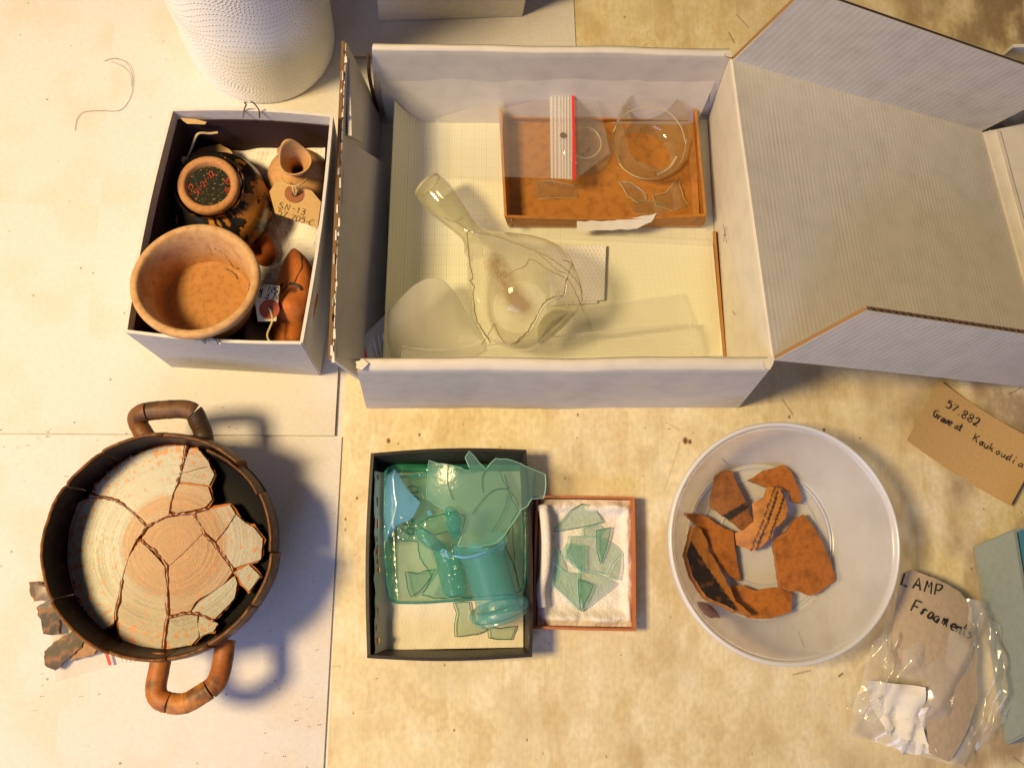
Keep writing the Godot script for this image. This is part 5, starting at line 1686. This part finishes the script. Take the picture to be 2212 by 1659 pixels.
	for x in [1191, 1199, 1208, 1214, 1220, 1227]:
		obj("zip_ridge", card([[x, 193, 0.0492], [x + 2.4, 193, 0.0492], [x + 3.4, 386, 0.0452], [x + 1, 386, 0.0452]], 1, 8, 0.0007), M.film_thick, bag)
	obj("red_line", card([[1235, 198, 0.0492], [1240.5, 198, 0.0492], [1243.5, 388, 0.0452], [1238, 388, 0.0452]], 1, 10, 0.0007), M.red_line, bag)
	obj("hole", lathe([Vector2(0.0, 0.0), Vector2(0.0026, 0.0)], at(1216, 292, 0.0485), Vector3.UP, 24), M.hole_grey, bag)
	# large film lying below the tray
	tag(obj("plastic_film", card([[1000, 470, 0.014], [1550, 470, 0.013], [1556, 532, 0.012], [1010, 508, 0.010]], 40, 10, 0.0, 0.003, 10.0), M.film), "wide band of clear plastic film below the brown tray", "plastic film")
	# bag at the lower left, humped
	var hb := thing("zip_bag", "humped milky zip bag with red end at the box's lower left corner", "plastic bag", at(920, 700, 0.01))
	var back := path_at([[782, 730, 0.055], [840, 672, 0.050], [898, 614, 0.046], [945, 602, 0.043], [980, 630, 0.030], [1012, 684, 0.015], [1048, 742, 0.008]], 48)
	var front := path_at([[796, 778, 0.055], [846, 778, 0.040], [896, 780, 0.030], [942, 782, 0.020], [985, 780, 0.012], [1015, 774, 0.010], [1050, 757, 0.008]], 48)
	for layer in 2:
		var rows := []
		for j in 25:
			var w := j / 24.0
			var row := PackedVector3Array()
			for k in 49:
				var q: Vector3 = back[k].lerp(front[k], w)
				q.y += (0.010 - 0.022 * layer) * sin(PI * w) * sin(PI * k / 48.0) + 0.0012 * noise.get_noise_2d(q.x * 1600.0, q.z * 1600.0 + layer * 50.0) - 0.002 * layer
				row.append(q)
			rows.append(row)
		var g := Geo.new()
		g.grid(rows, false, [], true)
		obj("film", g, M.film_milky if layer == 0 else M.film, hb)
	var rimline := Geo.new()
	rimline.tube(back, [0.0003], 5)
	obj("fold", rimline, M.film_thick, hb)
	obj("red_line", card([[778, 731, 0.054], [783, 729, 0.054], [793, 772, 0.054], [788, 774, 0.054]], 1, 6, 0.0008), M.red_line, hb)
	for k in 4:
		obj("zip_ridge", card([[795 + k * 10, 734 - k * 5, 0.054 + k * 0.001], [797 + k * 10, 733 - k * 5, 0.054 + k * 0.001], [806 + k * 10, 772, 0.054], [804 + k * 10, 772, 0.054]], 1, 6, 0.0006), M.film_thick, hb)
	# long strip of film along the front wall
	var wave := func(q: Vector3, u: float, w: float, _a: Vector3) -> Vector3:
		return q + Vector3(0, 0.006 * sin(PI * w) + 0.002 * noise.get_noise_2d(q.x * 1500, q.z * 1500), 0)
	var lb := thing("film_strip", "long folded strip of clear plastic along the mailing box's front wall", "plastic film", at(1190, 745, 0.02))
	obj("film", card([[866, 748, 0.040], [1500, 698, 0.024], [1503, 764, 0.030], [866, 774, 0.060]], 60, 14, 0.0, 0.0, 1.0, wave), M.film_mid, lb)
	var fe := Geo.new()
	fe.tube(path_at([[868, 748, 0.041], [930, 756, 0.045], [1000, 752, 0.044], [1100, 740, 0.040], [1250, 722, 0.033], [1400, 706, 0.028], [1500, 698, 0.025]], 60), [0.0006], 6)
	obj("fold", fe, M.film_thick, lb)
	obj("fold", strip(at(1490, 700, 0.026), at(1503, 764, 0.031), Vector3.RIGHT, 0.002, Vector3.ZERO), M.film_thick, lb)
	tag(obj("flat_bag", card([[1262, 664, 0.012], [1474, 632, 0.014], [1500, 700, 0.018], [1250, 738, 0.018]], 30, 16, 0.0, 0.003, 12.0), M.film_mid), "flat clear bag between the flask's foot and the right wall", "plastic bag")
	build_flask()

func build_flask() -> void:
	var flask := thing("glass_flask", "long-necked clear glass flask lying on its side, cracked and holed with a brown stain", "flask", at(1080, 570, 0.008))
	var m0 := at(922, 398, 0.042)
	var m1 := at(1205, 712, 0.050)
	var ax := m1 - m0
	var L := ax.length()
	var px := px_at(1080, 570, 0.05)
	var prof := smooth_profile([Vector2(29 * px, 0.0), Vector2(35 * px, 0.015 * L), Vector2(37 * px, 0.06 * L), Vector2(36 * px, 0.13 * L), Vector2(31 * px, 0.21 * L), Vector2(25 * px, 0.29 * L), Vector2(24 * px, 0.345 * L), Vector2(34 * px, 0.40 * L), Vector2(62 * px, 0.48 * L), Vector2(90 * px, 0.56 * L), Vector2(112 * px, 0.645 * L), Vector2(123 * px, 0.73 * L), Vector2(121 * px, 0.815 * L), Vector2(106 * px, 0.90 * L), Vector2(82 * px, 0.965 * L), Vector2(58 * px, 0.995 * L), Vector2(44 * px, 0.99 * L), Vector2(22 * px, 0.955 * L), Vector2(0, 0.945 * L)], 140)
	obj("body", lathe(prof, m0, ax, 120), M.flask_glass, flask)
	obj("neck_wall", lathe(prof.slice(1, 58), m0, ax, 72, func(pr: Vector2, a: float, r: int) -> Vector2: return Vector2(pr.x - 0.0005, pr.y + (0.004 * sin(a * 2.0 + 0.5) + 0.002 * sin(a * 7.0)) * clampf((r - 38) / 18.0, 0, 1))), M.neck_glass, flask)
	var lip := []
	for k in 13:
		var a := TAU * k / 12.0
		lip.append(Vector2(31 * px + 0.0012 * cos(a), 0.004 * L + 0.0012 * sin(a)))
	obj("mouth_rim", lathe(lip, m0, ax, 60), M.clear_edge, flask)
	var n := ax.normalized()
	var kick := []
	for k in 13:
		var a := TAU * k / 12.0
		kick.append(Vector2(46 * px + 5 * px * cos(a), 0.985 * L + 5 * px * sin(a)))
	obj("foot_ring", lathe(kick, m0, ax, 60), M.flask_dark, flask)
	var small_ring := []
	for k in 9:
		var a := TAU * k / 8.0
		small_ring.append(Vector2(26 * px + 2 * px * cos(a), 0.965 * L + 2 * px * sin(a)))
	obj("base_ring", lathe(small_ring, m0, ax, 48), M.flask_dark, flask)
	obj("kick", lathe(smooth_profile([Vector2(0, 0.90 * L), Vector2(22 * px, 0.915 * L), Vector2(34 * px, 0.94 * L), Vector2(42 * px, 0.965 * L)], 30), m0, ax, 60), M.flask_dark, flask)
	var on := func(p: Vector3) -> Vector3:
		var eye := Vector3(0, EYE, 0)
		var d := (p - eye).normalized()
		var t := 0.45
		for j in 900:
			var q := eye + d * t
			var y := (q - m0).dot(n)
			var r := ((q - m0) - n * y).length()
			var k := 0
			while k < prof.size() - 2 and prof[k + 1].y < y:
				k += 1
			if y >= 0.0 and y < 0.99 * L and r <= prof[k].x + 0.0004:
				return q
			t += 0.0005
		return p
	var cracks := [
		[[1012, 498], [1030, 503], [1070, 510], [1105, 522], [1140, 536], [1185, 556], [1220, 580], [1245, 605], [1258, 630]],
		[[1008, 500], [1012, 540], [1016, 575], [1022, 600], [1016, 606], [1024, 620], [1022, 640], [1030, 690], [1048, 722], [1060, 740]],
		[[1225, 600], [1222, 612], [1218, 636], [1210, 640], [1196, 642], [1180, 650], [1168, 664], [1156, 690], [1148, 700], [1140, 716], [1120, 734], [1104, 746]],
		[[1225, 600], [1240, 625], [1252, 652], [1262, 676]],
		[[1225, 600], [1232, 580], [1236, 570], [1215, 560]],
		[[1236, 572], [1246, 590], [1255, 620], [1258, 650]],
		[[1090, 600], [1110, 585], [1135, 574], [1142, 560]],
		[[1165, 548], [1180, 562], [1200, 580], [1225, 592]],
		[[1142, 560], [1160, 566], [1190, 586], [1218, 598]],
		[[985, 480], [1000, 488], [1012, 500]],
		[[960, 470], [975, 478], [990, 476], [1000, 470]],
		[[1040, 745], [1058, 718], [1068, 700], [1075, 720], [1090, 740]]]
	for k in cracks.size():
		var pts := []
		for a in cracks[k]:
			pts.append(on.call(at(a[0], a[1], 0.09)))
		var path := curve(pts, pts.size() * 6)
		for j in path.size():
			var p: Vector3 = path[j]
			path[j] = on.call(p + Vector3(noise.get_noise_2d(j * 150.0, k * 70.0), 0, noise.get_noise_2d(k * 70.0, j * 150.0)) * 0.0007)
		var g := Geo.new()
		g.tube(path, [0.00042 if k in [1, 2] else 0.00024], 5)
		obj("crack", g, M.glass_crack, flask)
	# brown residue inside the belly
	# the belly wall that survives is dull with weathering; round the foot the glass is clear
	var belly := sherd([[1006, 500], [1040, 505], [1105, 522], [1185, 556], [1228, 592], [1222, 612], [1216, 637], [1196, 642], [1168, 664], [1152, 700], [1128, 730], [1104, 745], [1062, 740], [1036, 704], [1022, 650], [1016, 606], [1014, 560]], 0.06, 0.0002, {"jag": 0.0004, "step": 0.003})
	belly.extra = null
	var half := belly.v.size() / 2
	for j in belly.v.size():
		belly.v[j] = on.call(belly.v[j]) - Vector3(0, 0.0004 + (0.0002 if j >= half else 0.0), 0)
	belly.i = belly.i.slice(0, belly.i.size() / 2)
	obj("weathered_wall", belly, M.weathered_glass, flask)
	var face := Geo.new()
	var fp := []
	for a in [[1222, 612], [1218, 637], [1196, 643], [1169, 665], [1157, 691], [1141, 717], [1105, 747]]:
		fp.append(on.call(at(a[0] + 1.6, a[1] + 1.2, 0.09)))
	face.tube(curve(fp, 50), [0.0006], 6)
	obj("crack_face", face, M.crack_face, flask)
	var stain := [[[1040, 540], [1090, 550], [1112, 590], [1150, 610], [1170, 660], [1150, 705], [1105, 690], [1070, 660], [1045, 625], [1046, 580]]]
	for outline in stain:
		var s := sherd(outline, 0.06, 0.0002, {"jag": 0.0, "step": 0.0016})
		s.extra = null
		var keep := s.v.size() / 2
		var a := at(1068, 572, 0.06)
		var b := at(1092, 622, 0.06)
		var c := at(1132, 664, 0.06)
		for j in s.v.size():
			var p: Vector3 = s.v[j]
			var d := minf(Geometry3D.get_closest_point_to_segment(p, a, b).distance_to(p), Geometry3D.get_closest_point_to_segment(p, b, c).distance_to(p))
			var f := clampf(1.0 - d / 0.018, 0, 1)
			f = f * f * (1.0 + 0.8 * noise.get_noise_2d(p.x * 4000.0, p.z * 4000.0))
			s.c[j] = Color(1, 1, 1, clampf(f * 0.75, 0, 0.55) if j < keep else 0.0)
			s.v[j] = on.call(p) + Vector3(0, 0.0002 - (0.0003 if j >= keep else 0.0), 0)
		obj("residue", s, M.stain, flask)

# ------------------------------------------------------------------ right side
func build_right_side() -> void:
	var zx := 1751.8
	var zy := 796.6
	var zk := 0.5193
	var card_ := thing("kraft_card", "tan card inked 57.882 and Grave at Koukoudia, lying below the open box lid", "card", at(2100, 960, 0))
	var c := [at(2024, 825, 0.004), at(2246, 962, 0.004), at(2174, 1093, 0.006), at(1952, 952, 0.003)]
	var sag := func(q: Vector3, u: float, w: float, _a: Vector3) -> Vector3: return q + Vector3(0, 0.006 * (u - 0.5) * (u - 0.5) * 4.0, 0)
	obj("card", patch(c, 20, 6, 0.0005, 0.0, 1.0, sag), M.tag_paper, card_)
	var on_card := func(p: Vector3) -> Vector3:
		var u := clampf((p - c[0]).dot((c[1] - c[0]).normalized()) / c[0].distance_to(c[1]), 0, 1)
		return Vector3(p.x, 0.0056 + 0.006 * (u - 0.5) * (u - 0.5) * 4.0, p.z)
	var o1 := at(zx + 552 * zk, zy + 160 * zk, 0.005)
	var e1 := at(zx + 725 * zk, zy + 258 * zk, 0.005) - o1
	var up := at(zx + 575 * zk, zy + 130 * zk, 0.005) - at(zx + 555 * zk, zy + 165 * zk, 0.005)
	obj("writing", write_ink("57.882", o1, e1, up, 0.0072, 0.0011, on_card, 51, 1.2), M.ink, card_)
	var o2 := at(zx + 495 * zk, zy + 200 * zk, 0.005)
	var e2 := at(zx + 650 * zk, zy + 275 * zk, 0.005) - o2
	obj("writing", write_ink("Grave at", o2, e2, up, 0.0070, 0.0010, on_card, 52, 0.98), M.ink, card_)
	var o3 := at(zx + 672 * zk, zy + 298 * zk, 0.005)
	var e3 := at(zx + 875 * zk, zy + 418 * zk, 0.005) - o3
	obj("writing", write_ink("Koukoudia", o3, e3, up, 0.0072, 0.0010, on_card, 53, 1.25), M.ink, card_)
	# bag with a paper packet marked LAMP Fragments
	var bag := thing("fragment_bag", "crinkled clear bag around buff paper inked LAMP Fragments, right of the tub", "plastic bag", at(2030, 1440, 0))
	var H := 0.028
	var leaf := from_zoom([[395, 850], [430, 838], [540, 878], [640, 930], [692, 1000], [700, 1100], [712, 1200], [718, 1380], [680, 1480], [640, 1570], [600, 1645], [510, 1605], [490, 1450], [480, 1330], [440, 1240], [400, 1235], [340, 1230], [360, 1050], [375, 920]], zx, zy, zk)
	var packet := sherd(leaf, H, 0.0012, {"jag": 0.0003, "step": 0.004, "bend": Vector2(-3.5, -1.2), "tilt": Vector2(-0.02, 0.0)})
	for g in [packet, packet.extra]:
		for k in g.v.size():
			var p: Vector3 = g.v[k]
			g.v[k] = p + Vector3(0, 0.004 * noise.get_noise_2d(p.x * 1100.0, p.z * 1100.0), 0)
	obj("paper", packet, M.packet_paper, bag)
	var crumple := func(q: Vector3, u: float, w: float, _a: Vector3) -> Vector3:
		return q + Vector3(0, 0.012 * absf(fposmod(u * 2.0 + w, 1.0) - 0.5) + 0.008 * noise.get_noise_2d(q.x * 2600, q.z * 2600), 0)
	obj("white_paper", patch([at(zx + 210 * zk, zy + 1290 * zk, 0.018), at(zx + 462 * zk, zy + 1320 * zk, 0.030), at(zx + 474 * zk, zy + 1560 * zk, 0.022), at(zx + 300 * zk, zy + 1510 * zk, 0.010)], 8, 8, 0.0006, 0.0, 1.0, crumple), M.paper, bag)
	obj("white_paper", patch([at(zx + 310 * zk, zy + 1500 * zk, 0.012), at(zx + 478 * zk, zy + 1400 * zk, 0.028), at(zx + 510 * zk, zy + 1600 * zk, 0.016), at(zx + 380 * zk, zy + 1605 * zk, 0.006)], 8, 8, 0.0006, 0.0, 1.0, crumple), M.paper, bag)
	var on_packet := func(p: Vector3) -> Vector3:
		var mid := Vector3.ZERO
		for a in leaf:
			mid += at(a[0], a[1], H) / leaf.size()
		var d := p - mid
		return Vector3(p.x, H + 0.0016 - 3.5 * d.x * d.x - 1.2 * d.z * d.z - 0.02 * d.x + 0.004 * noise.get_noise_2d(p.x * 1100.0, p.z * 1100.0), p.z)
	var u2 := at(zx + 440 * zk, zy + 860 * zk, H) - at(zx + 425 * zk, zy + 920 * zk, H)
	var w1 := at(zx + 385 * zk, zy + 900 * zk, H)
	obj("writing", write_ink("LAMP", w1, at(zx + 590 * zk, zy + 968 * zk, H) - w1, u2, 0.0100, 0.0015, on_packet, 61, 1.25), M.ink, bag)
	var w2 := at(zx + 418 * zk, zy + 1005 * zk, H)
	obj("writing", write_ink("Fragments", w2, at(zx + 700 * zk, zy + 1135 * zk, H) - w2, u2, 0.0100, 0.0015, on_packet, 62, 1.08), M.ink, bag)
	var crinkle := func(q: Vector3, u: float, w: float, _a: Vector3) -> Vector3:
		var v := u + 0.10 * noise.get_noise_2d(q.x * 700.0, q.z * 700.0)
		var t := w + 0.10 * noise.get_noise_2d(q.z * 700.0, q.x * 700.0 + 50.0)
		var f := absf(fposmod(v * 2.3 + t * 0.9, 1.0) - 0.5) * 0.016 + absf(fposmod(-v * 1.6 + t * 2.7 + 0.3, 1.0) - 0.5) * 0.011 + absf(fposmod(v * 5.1 + t * 3.2, 1.0) - 0.5) * 0.004
		return q + Vector3(0, sin(PI * u) * 0.018 * sin(PI * clampf(w, 0.05, 1.0)) + f, 0)
	obj("film", patch([at(1930, 1262, 0.006), at(2120, 1300, 0.012), at(2075, 1656, 0.004), at(1815, 1580, 0.002)], 46, 46, 0.0, 0.0, 1.0, crinkle), M.film_milky2, bag)
	obj("film", patch([at(2090, 1290, 0.016), at(2150, 1360, 0.006), at(2165, 1540, 0.003), at(2075, 1656, 0.003)], 20, 30, 0.0, 0.0, 1.0, crinkle), M.film, bag)
	obj("film", patch([at(1880, 1370, 0.012), at(1935, 1362, 0.020), at(1880, 1560, 0.010), at(1810, 1520, 0.001)], 20, 30, 0.0, 0.0, 1.0, crinkle), M.film, bag)
	# pale green box at the right edge of the table
	var box := thing("green_box", "pale green card box with blue top at the photo's right edge", "box", at(2230, 1390, 0))
	var top := 0.05
	var b := [at(2108, 1182, 0.001), at(2176, 1605, 0.001)]
	var t := [at(2194, 1146, top), at(2262, 1560, top)]
	var far := Vector3(0.16, 0, -0.02)
	obj("left_wall", patch([b[0], b[1], t[1], t[0]], 4, 4, 0.003), M.pale_teal, box)
	obj("back_wall", patch([b[0], b[0] + far, t[0] + far, t[0]], 4, 4, 0.003), M.pale_teal, box)
	obj("front_wall", patch([b[1], b[1] + far, t[1] + far, t[1]], 4, 4, 0.003), M.pale_teal, box)
	obj("right_wall", patch([b[0] + far, b[1] + far, t[1] + far, t[0] + far], 4, 4, 0.003), M.pale_teal, box)
	obj("top", patch([t[0] + Vector3(0.004, -0.001, 0), t[0] + far, t[1] + far, t[1] + Vector3(0.004, -0.001, 0)], 4, 4, 0.003), M.teal_card, box)

# ------------------------------------------------------------------ left and back
func build_left_odds() -> void:
	var roll := thing("paper_towel_roll", "standing roll of white paper towel embossed with wavy dotted lines", "paper towel roll", at(560, 82, 0))
	var s := px_at(566, 82, 0)
	var C := at(566, 82, 0)
	var R := 151.0 * s
	var T := 0.27
	var prof := [Vector2(R * 0.97, 0.0008)]
	for k in 60:
		prof.append(Vector2(R * (1.0 if k > 0 else 0.99), 0.0025 + k * T / 60.0))
	prof.append(Vector2(R * 0.98, T + 0.002))
	prof.reverse()
	obj("sheet", lathe(prof, C, Vector3.UP, 160, func(pr: Vector2, a: float, _r: int) -> Vector2: return Vector2(pr.x * (1.0 + 0.004 * sin(a * 2.0) + 0.002 * sin(a * 5.0 + pr.y * 30.0)), pr.y)), M.towel_roll, roll)
	obj("end", lathe([Vector2(0.021, T + 0.002), Vector2(R * 0.6, T + 0.0025), Vector2(R * 0.98, T + 0.002)], C, Vector3.UP, 80), M.towel, roll)
	obj("core", lathe([Vector2(0.019, 0.002), Vector2(0.019, T + 0.003), Vector2(0.021, T + 0.003), Vector2(0.021, 0.002)], C, Vector3.UP, 60), M.kraft_edge, roll)
	# a white carton behind the mailing box, only its foot in view
	var carton := thing("white_carton", "off-white card box standing behind the mailing box at the photo's top edge", "box", at(975, -60, 0))
	var p := [at(820, 43, 0.002), at(1127, 33, 0.002)]
	var depth := Vector3(0, 0, -0.12)
	var hgt := Vector3(0, 0.07, 0)
	obj("front_wall", patch([p[0], p[1], p[1] + hgt, p[0] + hgt], 4, 4, 0.002), M.white_card, carton)
	obj("left_wall", patch([p[0], p[0] + depth, p[0] + depth + hgt, p[0] + hgt], 4, 4, 0.002), M.white_card, carton)
	obj("right_wall", patch([p[1], p[1] + depth, p[1] + depth + hgt, p[1] + hgt], 4, 4, 0.002), M.white_card, carton)
	obj("back_wall", patch([p[0] + depth, p[1] + depth, p[1] + depth + hgt, p[0] + depth + hgt], 4, 4, 0.002), M.white_card, carton)
	obj("top", patch([p[0] + hgt, p[1] + hgt, p[1] + hgt + depth, p[0] + hgt + depth], 4, 4, 0.002), M.white_card, carton)
	# loose hair
	var hair := Geo.new()
	hair.tube(path_at([[224, 132, 0.0012], [245, 126, 0.002], [268, 132, 0.003], [282, 152, 0.003], [285, 185, 0.002], [280, 212, 0.0015], [258, 238, 0.0012], [215, 239, 0.0014], [180, 242, 0.002], [165, 258, 0.0015], [161, 282, 0.0012]], 90), [0.00017], 5)
	hair.tube(path_at([[240, 133, 0.0012], [262, 142, 0.0025], [280, 160, 0.003], [284, 186, 0.0024]], 30), [0.00014], 5)
	tag(obj("hair", hair, M.hair_grey), "fine grey hair curled like a hook on the white paper, left of the roll", "hair")
	# crumbs of soil and glaze scattered on the papers and the board
	var mm := MultiMesh.new()
	mm.transform_format = MultiMesh.TRANSFORM_3D
	var ball := SphereMesh.new()
	ball.radius = 0.0005
	ball.height = 0.0009
	ball.radial_segments = 7
	ball.rings = 4
	ball.material = M.crumb
	mm.mesh = ball
	var spots := []
	for k in 250:
		var q := Vector2(rng.randf_range(0, 730), rng.randf_range(0, 1650))
		if k % 3 == 0:
			q = Vector2(rng.randf_range(560, 720), rng.randf_range(1100, 1640))
		elif k % 3 == 1:
			q = Vector2(rng.randf_range(0, 700), 940 + rng.randfn() * 14)
		if k > 190:
			q = Vector2(rng.randf_range(730, 2200), rng.randf_range(890, 1650))
		var sz := 0.25 + 0.7 * pow(rng.randf(), 2.5)
		spots.append(Transform3D(Basis.from_euler(Vector3(0, rng.randf() * TAU, 0)).scaled(Vector3(sz * rng.randf_range(0.8, 1.7), sz * 0.6, sz)), at(q.x, q.y, 0.0014)))
	mm.instance_count = spots.size()
	for k in spots.size():
		mm.set_instance_transform(k, spots[k])
	var cr := MultiMeshInstance3D.new()
	cr.name = "crumbs"
	cr.multimesh = mm
	add_child(cr)
	cr.set_meta("kind", "stuff")
	tag(cr, "dark crumbs of soil and glaze scattered over the papers", "crumbs")
